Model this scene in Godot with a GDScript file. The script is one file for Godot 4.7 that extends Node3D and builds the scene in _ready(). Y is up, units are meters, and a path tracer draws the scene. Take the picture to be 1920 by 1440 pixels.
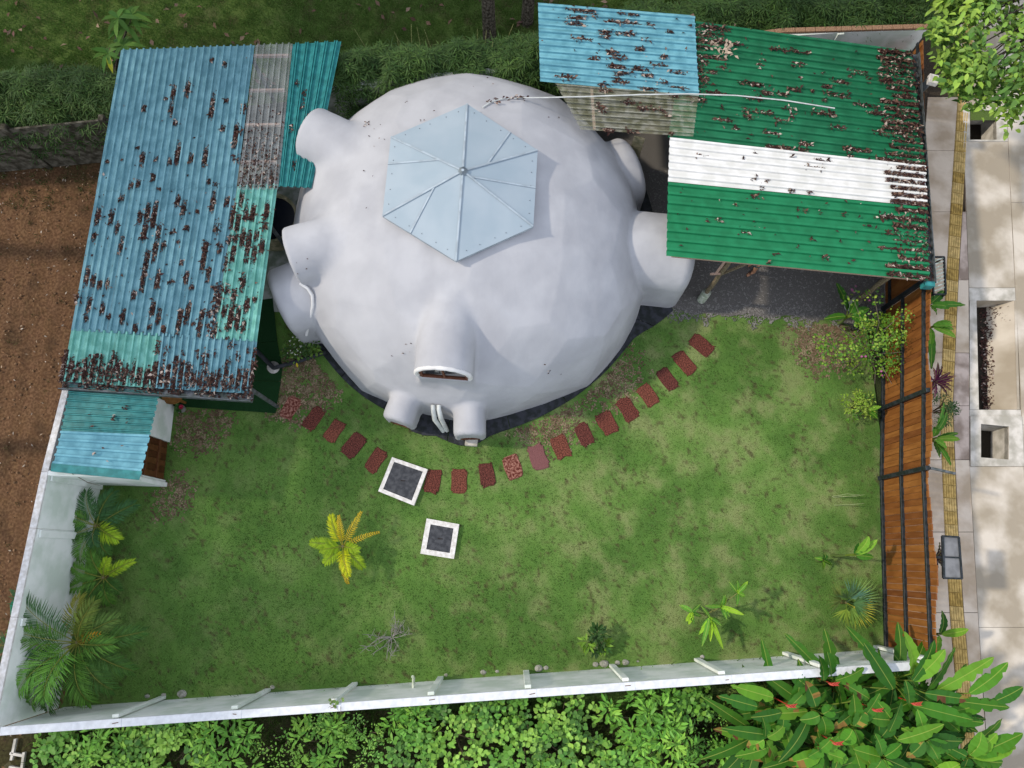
extends Node3D

# ---------------------------------------------------------------- camera maths
const FOC := 1331.0
const CAMH := 16.0
const TILT := 0.24303
var rng := RandomNumberGenerator.new()
var nz := FastNoiseLite.new()
var nz2 := FastNoiseLite.new()
var M := {}

func ray(px: float, py: float) -> Vector3:
	var u := (px - 960.0) / FOC
	var v := (py - 720.0) / FOC
	return Vector3(u, -cos(TILT) - v * sin(TILT), -sin(TILT) + v * cos(TILT))

# the point of height h that the pixel of the photograph looks at
func P(px: float, py: float, h := 0.0) -> Vector3:
	var d := ray(px, py)
	var s := (CAMH - h) / -d.y
	return Vector3(d.x * s, h, d.z * s)

# the point on the sloping plane y = h0 + sx * x + sz * z
func PL(px: float, py: float, pl: Vector3) -> Vector3:
	var d := ray(px, py)
	var s := (CAMH - pl.x) / (pl.y * d.x + pl.z * d.z - d.y)
	return Vector3(d.x * s, CAMH + d.y * s, d.z * s)

func rr(a: float, b: float) -> float:
	return rng.randf_range(a, b)

func hrand(i: int) -> float:
	return fposmod(sin(float(i) * 12.9898 + 4.1) * 43758.5453, 1.0)

# ---------------------------------------------------------------- mesh builder
class MB:
	var v := PackedVector3Array()
	var n := PackedVector3Array()
	var c := PackedColorArray()
	var ix := PackedInt32Array()
	var col := Color(1, 1, 1)

	func tri(a: Vector3, b: Vector3, d: Vector3, hint: Vector3) -> void:
		var k := (b - a).cross(d - a)
		if k.length_squared() < 1e-14:
			return
		k = k.normalized()
		var i := v.size()
		if k.dot(hint) < 0.0:
			k = -k
			v.append(a); v.append(b); v.append(d)
		else:
			v.append(a); v.append(d); v.append(b)
		for j in 3:
			n.append(k); c.append(col); ix.append(i + j)

	func quad(a: Vector3, b: Vector3, d: Vector3, e: Vector3, hint: Vector3) -> void:
		tri(a, b, d, hint)
		tri(a, d, e, hint)

	# box given by centre, three half-axes; slightly bevelled when bev > 0
	func box(o: Vector3, x: Vector3, y: Vector3, z: Vector3, bev := 0.0) -> void:
		if bev <= 0.0:
			for s in [-1.0, 1.0]:
				quad(o + x * s - y - z, o + x * s + y - z, o + x * s + y + z, o + x * s - y + z, x * s)
				quad(o + y * s - x - z, o + y * s + x - z, o + y * s + x + z, o + y * s - x + z, y * s)
				quad(o + z * s - x - y, o + z * s + x - y, o + z * s + x + y, o + z * s - x + y, z * s)
			return
		var lx := x.length(); var ly := y.length(); var lz := z.length()
		var b := minf(bev, minf(lx, minf(ly, lz)) * 0.7)
		var xi := x * (1.0 - b / lx); var yi := y * (1.0 - b / ly); var zi := z * (1.0 - b / lz)
		for s in [-1.0, 1.0]:
			quad(o + x * s - yi - zi, o + x * s + yi - zi, o + x * s + yi + zi, o + x * s - yi + zi, x * s)
			quad(o + y * s - xi - zi, o + y * s + xi - zi, o + y * s + xi + zi, o + y * s - xi + zi, y * s)
			quad(o + z * s - xi - yi, o + z * s + xi - yi, o + z * s + xi + yi, o + z * s - xi + yi, z * s)
			for q in [-1.0, 1.0]:
				quad(o + x * s + yi * q - zi, o + x * s + yi * q + zi, o + xi * s + y * q + zi, o + xi * s + y * q - zi, x * s + y * q)
				quad(o + x * s + zi * q - yi, o + x * s + zi * q + yi, o + xi * s + z * q + yi, o + xi * s + z * q - yi, x * s + z * q)
				quad(o + y * s + zi * q - xi, o + y * s + zi * q + xi, o + yi * s + z * q + xi, o + yi * s + z * q - xi, y * s + z * q)
				for w in [-1.0, 1.0]:
					tri(o + x * s + yi * q + zi * w, o + xi * s + y * q + zi * w, o + xi * s + yi * q + z * w, x * s + y * q + z * w)

	# square bar from a to b
	func bar(a: Vector3, b: Vector3, w: float, h: float, up := Vector3.UP, bev := 0.0) -> void:
		var d := (b - a) * 0.5
		var s := d.cross(up).normalized()
		if s.length_squared() < 0.5:
			s = Vector3.RIGHT
		var u := s.cross(d).normalized()
		box((a + b) * 0.5, d, u * h * 0.5, s * w * 0.5, bev)

	# prism over a ground outline (points x,z in order)
	func prism(poly: PackedVector2Array, y0: float, y1: float, bottom := false) -> void:
		var t := Geometry2D.triangulate_polygon(poly)
		for i in range(0, t.size(), 3):
			var a := poly[t[i]]; var b := poly[t[i + 1]]; var d := poly[t[i + 2]]
			tri(Vector3(a.x, y1, a.y), Vector3(b.x, y1, b.y), Vector3(d.x, y1, d.y), Vector3.UP)
			if bottom:
				tri(Vector3(a.x, y0, a.y), Vector3(b.x, y0, b.y), Vector3(d.x, y0, d.y), Vector3.DOWN)
		var area := 0.0
		for i in poly.size():
			var a := poly[i]; var b := poly[(i + 1) % poly.size()]
			area += a.x * b.y - b.x * a.y
		for i in poly.size():
			var a := poly[i]; var b := poly[(i + 1) % poly.size()]
			var o := Vector3(b.y - a.y, 0, a.x - b.x) * signf(area)
			quad(Vector3(a.x, y0, a.y), Vector3(b.x, y0, b.y), Vector3(b.x, y1, b.y), Vector3(a.x, y1, a.y), o)

	# smooth tube through points
	func tube(pts: Array, rad: Array, sides := 6, cap := true) -> void:
		var base := v.size()
		var m := pts.size()
		var ref := Vector3.UP
		for i in m:
			var p: Vector3 = pts[i]
			var d: Vector3 = (pts[mini(i + 1, m - 1)] - pts[maxi(i - 1, 0)]).normalized()
			if absf(d.dot(ref)) > 0.95:
				ref = Vector3(0.3, 0.1, 1.0).normalized()
			var s := d.cross(ref).normalized()
			var u := s.cross(d).normalized()
			ref = u
			var r: float = rad[i]
			for k in sides:
				var a := TAU * k / sides
				var o := s * cos(a) + u * sin(a)
				v.append(p + o * r); n.append(o); c.append(col)
		for i in m - 1:
			for k in sides:
				var q0 := base + i * sides + k
				var q1 := base + i * sides + (k + 1) % sides
				ix.append_array([q0, q1, q1 + sides, q0, q1 + sides, q0 + sides])
		if cap:
			for e in [0, m - 1]:
				var b2: int = base + e * sides
				var dd: Vector3 = (pts[e] - pts[1 if e == 0 else m - 2]).normalized()
				for k in range(1, sides - 1):
					tri(v[b2], v[b2 + k], v[b2 + k + 1], dd)

	# small two-triangle leaf folded on its midrib
	func leaf(b: Vector3, d: Vector3, up: Vector3, ln: float, w: float, fold := 0.25, wide := 0.45) -> void:
		var s := d.cross(up).normalized()
		var u := s.cross(d).normalized()
		var tip := b + d * ln
		var mid := b + d * ln * wide + u * w * fold
		var i := v.size()
		var l := mid - s * w * 0.5
		var r := mid + s * w * 0.5
		v.append(b); v.append(l); v.append(tip); v.append(r)
		var nl := (u * 0.9 + s * fold * 0.8).normalized()
		var nr := (u * 0.9 - s * fold * 0.8).normalized()
		n.append(u); n.append(nl); n.append(u); n.append(nr)
		for j in 4: c.append(col)
		ix.append_array([i, i + 1, i + 2, i, i + 2, i + 3])

	# six-triangle rounder leaf, drooping
	func leaf6(b: Vector3, d: Vector3, up: Vector3, ln: float, w: float, droop := 0.15, fold := 0.2) -> void:
		var s := d.cross(up).normalized()
		var u := s.cross(d).normalized()
		var i := v.size()
		var p1 := b + d * ln * 0.3 + u * ln * 0.03
		var p2 := b + d * ln * 0.68 - u * ln * droop * 0.35
		var tip := b + d * ln - u * ln * droop
		v.append(b)
		v.append(p1 - s * w * 0.46 + u * w * fold); v.append(p1); v.append(p1 + s * w * 0.46 + u * w * fold)
		v.append(p2 - s * w * 0.42 + u * w * fold); v.append(p2); v.append(p2 + s * w * 0.42 + u * w * fold)
		v.append(tip)
		var nl := (u + s * fold * 1.4).normalized()
		var nr := (u - s * fold * 1.4).normalized()
		for q in [u, nl, u, nr, nl, u, nr, u]:
			n.append(q); c.append(col)
		ix.append_array([i, i + 1, i + 2, i, i + 2, i + 3, i + 1, i + 4, i + 5, i + 1, i + 5, i + 2, i + 2, i + 5, i + 6, i + 2, i + 6, i + 3, i + 4, i + 7, i + 5, i + 5, i + 7, i + 6])

	func mesh(m: Material) -> ArrayMesh:
		var a := []
		a.resize(Mesh.ARRAY_MAX)
		a[Mesh.ARRAY_VERTEX] = v
		a[Mesh.ARRAY_NORMAL] = n
		a[Mesh.ARRAY_COLOR] = c
		a[Mesh.ARRAY_INDEX] = ix
		var am := ArrayMesh.new()
		am.add_surface_from_arrays(Mesh.PRIMITIVE_TRIANGLES, a)
		am.surface_set_material(0, m)
		return am

# ---------------------------------------------------------------- nodes
var used := {}
func numbered(called: String) -> String:
	if not used.has(called):
		used[called] = 0
		return called
	used[called] += 1
	return "%s_%03d" % [called, used[called]]

func tag(o: Node, label: String, category := "", group := "", kind := "") -> void:
	if label: o.set_meta("label", label)
	if category: o.set_meta("category", category)
	if group: o.set_meta("group", group)
	if kind: o.set_meta("kind", kind)

func thing(called: String, label: String, category: String, at := Vector3.ZERO, group := "") -> Node3D:
	var o := Node3D.new()
	o.name = numbered(called)
	add_child(o)
	o.position = at
	tag(o, label, category, group)
	return o

# commit the builder as one mesh; vertices are in world space, moved to the parent's frame
func part(called: String, b: MB, m: Material, parent: Node3D = null, label := "") -> MeshInstance3D:
	var o := MeshInstance3D.new()
	var off := Vector3.ZERO
	var p: Node = parent
	while p != null and p != self and p is Node3D:
		off += (p as Node3D).position
		p = p.get_parent()
	# the node sits at the middle of its own footprint
	var lo := Vector3(1e9, 1e9, 1e9); var hi := -lo
	for q in b.v:
		lo = lo.min(q); hi = hi.max(q)
	var ctr := Vector3((lo.x + hi.x) * 0.5, lo.y, (lo.z + hi.z) * 0.5)
	for i in b.v.size():
		b.v[i] -= ctr
	o.mesh = b.mesh(m)
	o.position = ctr - off
	if parent == null:
		o.name = numbered(called)
		add_child(o)
	else:
		o.name = called
		parent.add_child(o, true)
	if label: o.set_meta("label", label)
	return o

# a thing that is one mesh
func solo(called: String, b: MB, m: Material, label: String, category: String, group := "", kind := "") -> MeshInstance3D:
	var o := part(called, b, m)
	tag(o, label, category, group, kind)
	return o

func struct(called: String, b: MB, m: Material) -> MeshInstance3D:
	var o := part(called, b, m)
	o.set_meta("kind", "structure")
	return o

func inst(called: String, mesh: Mesh, at: Transform3D, parent: Node3D) -> MeshInstance3D:
	var o := MeshInstance3D.new()
	o.mesh = mesh
	o.name = called
	parent.add_child(o, true)
	o.transform = at
	return o

# ---------------------------------------------------------------- materials
var texcount := 0
func ntex(seed_: int, freq: float, oct: int, lo: Color, hi: Color, contrast := 1.6, size := 384, kind := FastNoiseLite.TYPE_SIMPLEX_SMOOTH) -> ImageTexture:
	var f := FastNoiseLite.new()
	f.seed = seed_
	f.noise_type = kind
	f.frequency = freq
	f.fractal_octaves = oct
	f.fractal_type = FastNoiseLite.FRACTAL_FBM if oct > 1 else FastNoiseLite.FRACTAL_NONE
	var im := f.get_seamless_image(size, size)
	im.convert(Image.FORMAT_L8)
	var d := im.get_data()
	var lut := PackedByteArray()
	lut.resize(768)
	for i in 256:
		var t := clampf((i / 255.0 - 0.5) * contrast + 0.5, 0, 1)
		var q := lo.lerp(hi, t)
		lut[i * 3] = int(q.r * 255); lut[i * 3 + 1] = int(q.g * 255); lut[i * 3 + 2] = int(q.b * 255)
	var out := PackedByteArray()
	out.resize(size * size * 3)
	for i in size * size:
		var k := d[i] * 3
		out[i * 3] = lut[k]; out[i * 3 + 1] = lut[k + 1]; out[i * 3 + 2] = lut[k + 2]
	texcount += 1
	return ImageTexture.create_from_image(Image.create_from_data(size, size, false, Image.FORMAT_RGB8, out))

func ntexn(seed_: int, freq: float, oct: int, strength: float, size := 384) -> ImageTexture:
	var f := FastNoiseLite.new()
	f.seed = seed_
	f.frequency = freq
	f.fractal_octaves = oct
	var im := f.get_seamless_image(size, size)
	im.bump_map_to_normal_map(strength)
	texcount += 1
	return ImageTexture.create_from_image(im)

func mat(lin: Color, rough := 0.8, tex: Texture2D = null, scale := 1.0, norm: Texture2D = null, nscale := 0.5, metallic := 0.0) -> StandardMaterial3D:
	var m := StandardMaterial3D.new()
	m.albedo_color = lin.linear_to_srgb()
	m.roughness = rough
	m.metallic = metallic
	m.metallic_specular = 0.35
	m.vertex_color_use_as_albedo = true
	m.cull_mode = BaseMaterial3D.CULL_DISABLED
	if tex or norm:
		m.uv1_triplanar = true
		m.uv1_world_triplanar = true
		m.uv1_scale = Vector3(scale, scale, scale)
	if tex: m.albedo_texture = tex
	if norm:
		m.normal_enabled = true
		m.normal_texture = norm
		m.normal_scale = nscale
	return m

func leafmat(rough := 0.5, back := 0.25) -> StandardMaterial3D:
	var m := StandardMaterial3D.new()
	m.vertex_color_use_as_albedo = true
	m.roughness = rough
	m.metallic_specular = 0.4
	m.cull_mode = BaseMaterial3D.CULL_DISABLED
	m.backlight_enabled = true
	m.backlight = Color(back, back * 1.15, back * 0.4)
	return m

func make_materials() -> void:
	var G := func(a: float) -> Color: return Color(a, a, a)
	var fine := ntex(3, 0.05, 4, G.call(0.72), G.call(1.0), 1.8)
	var blot := ntex(5, 0.008, 4, G.call(0.86), G.call(1.0), 2.2)
	var stain := ntex(7, 0.012, 5, Color(0.72, 0.76, 0.70), Color(1, 1, 1), 2.6)
	var bump := ntexn(9, 0.02, 4, 3.0)
	var bumpf := ntexn(10, 0.09, 3, 4.0)
	M.plaster = mat(Color(0.46, 0.468, 0.50), 0.75, ntex(21, 0.008, 6, Color(0.91, 0.91, 0.915), Color(1, 1, 1), 1.8), 0.3, ntexn(22, 0.012, 4, 5.0), 0.2)
	M.edge = mat(Color(0.76, 0.76, 0.76), 0.7, M.plaster.albedo_texture, 1.0)
	M.skylight = mat(Color(0.345, 0.415, 0.475), 0.42, ntex(23, 0.006, 4, Color(0.93, 0.95, 0.96), Color(1, 1, 1), 1.6), 0.35)
	M.skytrim = mat(Color(0.40, 0.475, 0.54), 0.45, blot, 1.0)
	M.bolt = mat(Color(0.12, 0.13, 0.15), 0.5)
	M.blue = mat(Color(0.165, 0.345, 0.405), 0.6, ntex(25, 0.014, 5, Color(0.80, 0.85, 0.86), Color(1, 1, 1), 2.0), 0.5)
	M.blue2 = mat(Color(0.175, 0.43, 0.515), 0.6, ntex(26, 0.014, 5, Color(0.80, 0.85, 0.87), Color(1, 1, 1), 2.0), 0.5)
	M.mint = mat(Color(0.20, 0.50, 0.44), 0.6, ntex(27, 0.014, 5, Color(0.80, 0.86, 0.84), Color(1, 1, 1), 2.2), 0.6)
	M.teal = mat(Color(0.035, 0.245, 0.25), 0.45, ntex(28, 0.02, 4, Color(0.78, 0.84, 0.84), Color(1, 1, 1), 2.0), 0.6)
	M.green = mat(Color(0.014, 0.165, 0.075), 0.55, ntex(29, 0.010, 5, Color(0.80, 0.85, 0.84), Color(1, 1, 1), 2.0), 0.45)
	M.green2 = mat(Color(0.012, 0.20, 0.082), 0.55, ntex(30, 0.014, 4, Color(0.86, 0.9, 0.88), Color(1, 1, 1), 2.0), 0.45)
	M.white_sheet = mat(Color(0.80, 0.80, 0.79), 0.5, ntex(31, 0.012, 5, Color(0.93, 0.93, 0.92), Color(1, 1, 1), 2.0), 0.5)
	var cl := mat(Color(0.50, 0.50, 0.42), 0.28, ntex(32, 0.016, 5, Color(0.72, 0.72, 0.62), Color(1, 1, 1), 2.4), 0.6)
	cl.transparency = BaseMaterial3D.TRANSPARENCY_ALPHA
	cl.albedo_color.a = 0.4
	M.clear_dirty = cl
	var cl2 := mat(Color(0.62, 0.66, 0.67), 0.15, blot, 0.6)
	cl2.transparency = BaseMaterial3D.TRANSPARENCY_ALPHA
	cl2.albedo_color.a = 0.30
	M.clear = cl2
	M.gutter = mat(Color(0.13, 0.145, 0.165), 0.4, stain, 1.2, null, 0.5, 0.3)
	M.wall_white = mat(Color(0.83, 0.86, 0.845), 0.75, ntex(33, 0.007, 5, Color(0.88, 0.91, 0.88), Color(1, 1, 1), 2.4), 0.4, bump, 0.25)
	M.wall_cap = mat(Color(0.70, 0.73, 0.77), 0.7, ntex(34, 0.02, 4, Color(0.92, 0.92, 0.92), Color(1, 1, 1), 1.6), 0.8)
	M.wall_grey = mat(Color(0.36, 0.385, 0.355), 0.85, stain, 0.5, bump, 0.3)
	M.concrete_panel = mat(Color(0.135, 0.125, 0.10), 0.9, ntex(35, 0.014, 5, Color(0.55, 0.54, 0.5), Color(1, 1, 1), 2.4), 0.7, bump, 0.6)
	M.brick = mat(Color(0.40, 0.24, 0.15), 0.9, fine, 1.5)
	M.rust = mat(Color(0.16, 0.07, 0.03), 0.9, fine, 3.0)
	M.lawn = mat(Color(1, 1, 1), 0.95, ntex(36, 0.2, 3, Color(0.66, 0.70, 0.58), Color(1, 1, 1), 2.2), 0.9, bumpf, 0.5)
	M.dirt = mat(Color(1, 1, 1), 0.95, ntex(37, 0.06, 5, Color(0.74, 0.70, 0.67), Color(1, 1, 1), 1.8), 0.5, ntexn(38, 0.05, 5, 5.0), 0.4)
	M.soil = mat(Color(0.06, 0.045, 0.03), 0.95, fine, 1.3, bumpf, 1.0)
	M.gravel = mat(Color(0.19, 0.18, 0.172), 0.9, ntex(39, 0.16, 2, Color(0.68, 0.68, 0.68), Color(1, 1, 1), 2.0), 0.9, ntexn(40, 0.16, 2, 6.0), 0.5)
	M.mat_green = mat(Color(0.008, 0.052, 0.012), 0.95, ntex(41, 0.2, 2, Color(0.6, 0.66, 0.6), Color(1, 1, 1), 2.2), 1.4, bumpf, 0.8)
	M.slate = mat(Color(0.035, 0.038, 0.048), 0.75, stain, 0.9, bump, 0.3)
	M.lid = mat(Color(0.062, 0.066, 0.076), 0.7, ntex(42, 0.02, 5, Color(0.75, 0.76, 0.78), Color(1, 1, 1), 2.2), 0.9)
	M.frame_white = mat(Color(0.75, 0.74, 0.74), 0.6, ntex(43, 0.02, 5, Color(0.87, 0.86, 0.84), Color(1, 1, 1), 1.6), 1.0)
	M.concrete = mat(Color(0.59, 0.54, 0.47), 0.9, ntex(44, 0.006, 6, Color(0.78, 0.76, 0.72), Color(1, 1, 1), 2.2), 0.28, bump, 0.25)
	M.concrete2 = mat(Color(0.64, 0.55, 0.45), 0.9, ntex(45, 0.007, 6, Color(0.83, 0.80, 0.76), Color(1, 1, 1), 2.2), 0.3, bump, 0.25)
	M.concrete3 = mat(Color(0.56, 0.46, 0.40), 0.9, ntex(46, 0.01, 6, Color(0.74, 0.72, 0.70), Color(1, 1, 1), 2.6), 0.33, bump, 0.25)
	M.rim = mat(Color(0.60, 0.57, 0.52), 0.9, ntex(47, 0.010, 5, Color(0.80, 0.80, 0.78), Color(1, 1, 1), 2.0), 0.6, bump, 0.3)
	M.debris = mat(Color(0.035, 0.028, 0.02), 0.9, fine, 2.0, bumpf, 1.0)
	M.tactile = [
		mat(Color(0.58, 0.40, 0.13), 0.75, ntex(48, 0.014, 4, Color(0.84, 0.84, 0.82), Color(1, 1, 1), 2.0), 1.2),
		mat(Color(0.64, 0.46, 0.18), 0.75, ntex(49, 0.014, 4, Color(0.84, 0.84, 0.82), Color(1, 1, 1), 2.0), 1.2),
		mat(Color(0.50, 0.33, 0.09), 0.75, ntex(50, 0.014, 4, Color(0.78, 0.78, 0.76), Color(1, 1, 1), 2.0), 1.2)]
	M.wood = []
	var wc := [Color(0.25, 0.096, 0.024), Color(0.28, 0.112, 0.028), Color(0.22, 0.082, 0.022), Color(0.30, 0.125, 0.032), Color(0.19, 0.068, 0.020)]
	var grain := ntex(51, 0.014, 5, Color(0.86, 0.83, 0.80), Color(1, 1, 1), 1.8)
	for k in 5:
		var w := mat(wc[k], 0.55, grain, 1.0)
		w.uv1_scale = Vector3(1.2, 0.3, 1.1 + k * 0.1)
		w.uv1_offset = Vector3(k * 0.37, k * 0.21, k * 0.13)
		M.wood.append(w)
	M.door = mat(Color(0.085, 0.030, 0.012), 0.5, grain, 1.4)
	M.door2 = mat(Color(0.13, 0.052, 0.02), 0.5, grain, 1.4)
	M.crate = mat(Color(0.24, 0.115, 0.03), 0.55, grain, 1.6)
	M.steel = mat(Color(0.028, 0.034, 0.042), 0.45, stain, 1.5)
	M.steel_grey = mat(Color(0.12, 0.13, 0.145), 0.5, stain, 1.5)
	M.pane_grey = mat(Color(0.20, 0.205, 0.215), 0.35, blot, 1.0)
	M.brown_frame = mat(Color(0.16, 0.06, 0.035), 0.6, grain, 2.0)
	var gl := StandardMaterial3D.new()
	gl.albedo_color = Color(0.10, 0.12, 0.11, 0.5)
	gl.transparency = BaseMaterial3D.TRANSPARENCY_ALPHA
	gl.roughness = 0.05
	M.glass = gl
	M.pvc = mat(Color(0.66, 0.69, 0.68), 0.4, blot, 1.0)
	M.pvc_dirty = mat(Color(0.66, 0.70, 0.62), 0.6, stain, 2.0)
	M.bamboo = mat(Color(0.27, 0.23, 0.16), 0.7, ntex(52, 0.03, 4, Color(0.55, 0.5, 0.44), Color(1, 1, 1), 2.2), 2.5)
	M.pink_wood = mat(Color(0.55, 0.38, 0.30), 0.7, fine, 2.0)
	M.bark = mat(Color(0.20, 0.175, 0.14), 0.9, ntex(53, 0.03, 5, Color(0.45, 0.43, 0.4), Color(1, 1, 1), 2.2), 1.2, bump, 0.8)
	M.twig = mat(Color(0.26, 0.22, 0.17), 0.85, fine, 4.0)
	M.twig_grey = mat(Color(0.36, 0.35, 0.33), 0.85, fine, 4.0)
	M.leaf = leafmat(0.5, 0.30)
	M.leaf_gloss = leafmat(0.55, 0.22)
	M.leaf_gloss.metallic_specular = 0.25
	M.leaf_matte = leafmat(0.65, 0.22)
	M.dead = mat(Color(1, 1, 1), 0.9)
	M.laterite = []
	for k in 4:
		M.laterite.append(mat([Color(0.22, 0.068, 0.047), Color(0.20, 0.060, 0.044), Color(0.25, 0.082, 0.054), Color(0.175, 0.054, 0.042)][k], 0.95, ntex(54 + k, 0.06, 4, Color(0.5, 0.48, 0.48), Color(1, 1, 1), 2.4), 1.3, bumpf, 1.2))
	M.laterite_pale = mat(Color(0.34, 0.17, 0.13), 0.95, ntex(60, 0.03, 5, Color(0.55, 0.36, 0.34), Color(1, 1, 1), 2.4), 1.2, bumpf, 1.2)
	M.pink_stone = mat(Color(0.30, 0.13, 0.13), 0.95, ntex(61, 0.2, 2, Color(0.6, 0.58, 0.58), Color(1, 1, 1), 2.2), 1.2, bumpf, 1.0)
	M.stone = mat(Color(0.40, 0.38, 0.35), 0.9, stain, 2.0, bump, 0.5)
	M.skin = mat(Color(0.42, 0.22, 0.13), 0.6)
	M.cloth_teal = mat(Color(0.04, 0.13, 0.14), 0.9, fine, 4.0)
	M.cloth_grey = mat(Color(0.30, 0.30, 0.31), 0.9, fine, 4.0)
	M.rubber = mat(Color(0.02, 0.015, 0.015), 0.8)
	M.hair = mat(Color(0.015, 0.012, 0.01), 0.6)
	M.water_dark = mat(Color(0.008, 0.010, 0.018), 0.25)
	M.beige = mat(Color(0.34, 0.30, 0.20), 0.8, stain, 1.0)
	M.tarp = mat(Color(0.01, 0.22, 0.14), 0.7, fine, 2.0)
	M.red = mat(Color(0.45, 0.02, 0.05), 0.5)
	M.pot = mat(Color(0.30, 0.29, 0.27), 0.8, fine, 3.0)
	M.pink_line = mat(Color(0.5, 0.22, 0.16), 0.8)

# ---------------------------------------------------------------- surface nets (flood filled from a seed)
func net(b: MB, f: Callable, seed_p: Vector3, dir: Vector3, cell: float, ymin := -1e9) -> void:
	var q := seed_p
	var guard := 0
	while f.call(q) < 0.0 and guard < 4000:
		q += dir * cell * 0.5
		guard += 1
	var start := Vector3i((q / cell).floor())
	var val := {}
	var cells := {}
	var stack: Array[Vector3i] = []
	for dx in [-1, 0, 1]:
		for dy in [-1, 0, 1]:
			for dz in [-1, 0, 1]:
				stack.append(start + Vector3i(dx, dy, dz))
	var seen := {}
	var off: Array[Vector3i] = [Vector3i(0, 0, 0), Vector3i(1, 0, 0), Vector3i(0, 1, 0), Vector3i(1, 1, 0), Vector3i(0, 0, 1), Vector3i(1, 0, 1), Vector3i(0, 1, 1), Vector3i(1, 1, 1)]
	var edges := [[0, 1], [2, 3], [4, 5], [6, 7], [0, 2], [1, 3], [4, 6], [5, 7], [0, 4], [1, 5], [2, 6], [3, 7]]
	var nb: Array[Vector3i] = [Vector3i(1, 0, 0), Vector3i(-1, 0, 0), Vector3i(0, 1, 0), Vector3i(0, -1, 0), Vector3i(0, 0, 1), Vector3i(0, 0, -1)]
	var list: Array[Vector3i] = []
	while stack.size() > 0:
		var k: Vector3i = stack.pop_back()
		if seen.has(k): continue
		seen[k] = true
		if k.y * cell < ymin: continue
		var d := PackedFloat32Array()
		d.resize(8)
		var neg := 0
		for i in 8:
			var c: Vector3i = k + off[i]
			if not val.has(c):
				val[c] = float(f.call(Vector3(c) * cell))
			d[i] = val[c]
			if d[i] < 0.0: neg += 1
		if neg == 0 or neg == 8: continue
		var acc := Vector3.ZERO
		var cnt := 0
		for e in edges:
			var a: float = d[e[0]]; var bb: float = d[e[1]]
			if (a < 0.0) != (bb < 0.0):
				acc += Vector3(off[e[0]]).lerp(Vector3(off[e[1]]), a / (a - bb))
				cnt += 1
		var g := Vector3((d[1] - d[0]) + (d[3] - d[2]) + (d[5] - d[4]) + (d[7] - d[6]), (d[2] - d[0]) + (d[3] - d[1]) + (d[6] - d[4]) + (d[7] - d[5]), (d[4] - d[0]) + (d[5] - d[1]) + (d[6] - d[2]) + (d[7] - d[3]))
		cells[k] = b.v.size()
		list.append(k)
		b.v.append((Vector3(k) + acc / cnt) * cell)
		b.n.append(g.normalized() if g.length_squared() > 1e-12 else Vector3.UP)
		b.c.append(b.col)
		for o in nb:
			if not seen.has(k + o): stack.append(k + o)
	for k in list:
		for ax in 3:
			var e := Vector3i.ZERO
			e[ax] = 1
			var va: float = val[k]
			var vb: float = val[k + e]
			if (va < 0.0) == (vb < 0.0): continue
			var u := Vector3i.ZERO; u[(ax + 1) % 3] = 1
			var w := Vector3i.ZERO; w[(ax + 2) % 3] = 1
			if not (cells.has(k - u) and cells.has(k - w) and cells.has(k - u - w)): continue
			var i0: int = cells[k]; var i1: int = cells[k - u]; var i2: int = cells[k - u - w]; var i3: int = cells[k - w]
			if va < 0.0:
				b.ix.append_array([i0, i2, i1, i0, i3, i2])
			else:
				b.ix.append_array([i0, i1, i2, i0, i2, i3])

static func smin(a: float, b: float, k: float) -> float:
	var h := clampf(0.5 + 0.5 * (b - a) / k, 0.0, 1.0)
	return lerpf(b, a, h) - k * h * (1.0 - h)

# ---------------------------------------------------------------- dome house
const DC := Vector3(-1.05, 0.0, -7.25)
var vaults := []   # each: dir, side, r_end, half width, axis height, bottom, rounding
func add_vault(az: float, rend: float, hw: float, ah: float, ybot: float, rnd: float, blend: float) -> void:
	var a := deg_to_rad(az)
	vaults.append([Vector3(cos(a), 0, sin(a)), Vector3(-sin(a), 0, cos(a)), rend, hw, ah, ybot, rnd, blend])

static func arch(b: float, y: float, hw: float, ah: float, ybot: float) -> float:
	if y > ah:
		return sqrt(b * b + (y - ah) * (y - ah)) - hw
	return maxf(absf(b) - hw, ybot - y)

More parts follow.
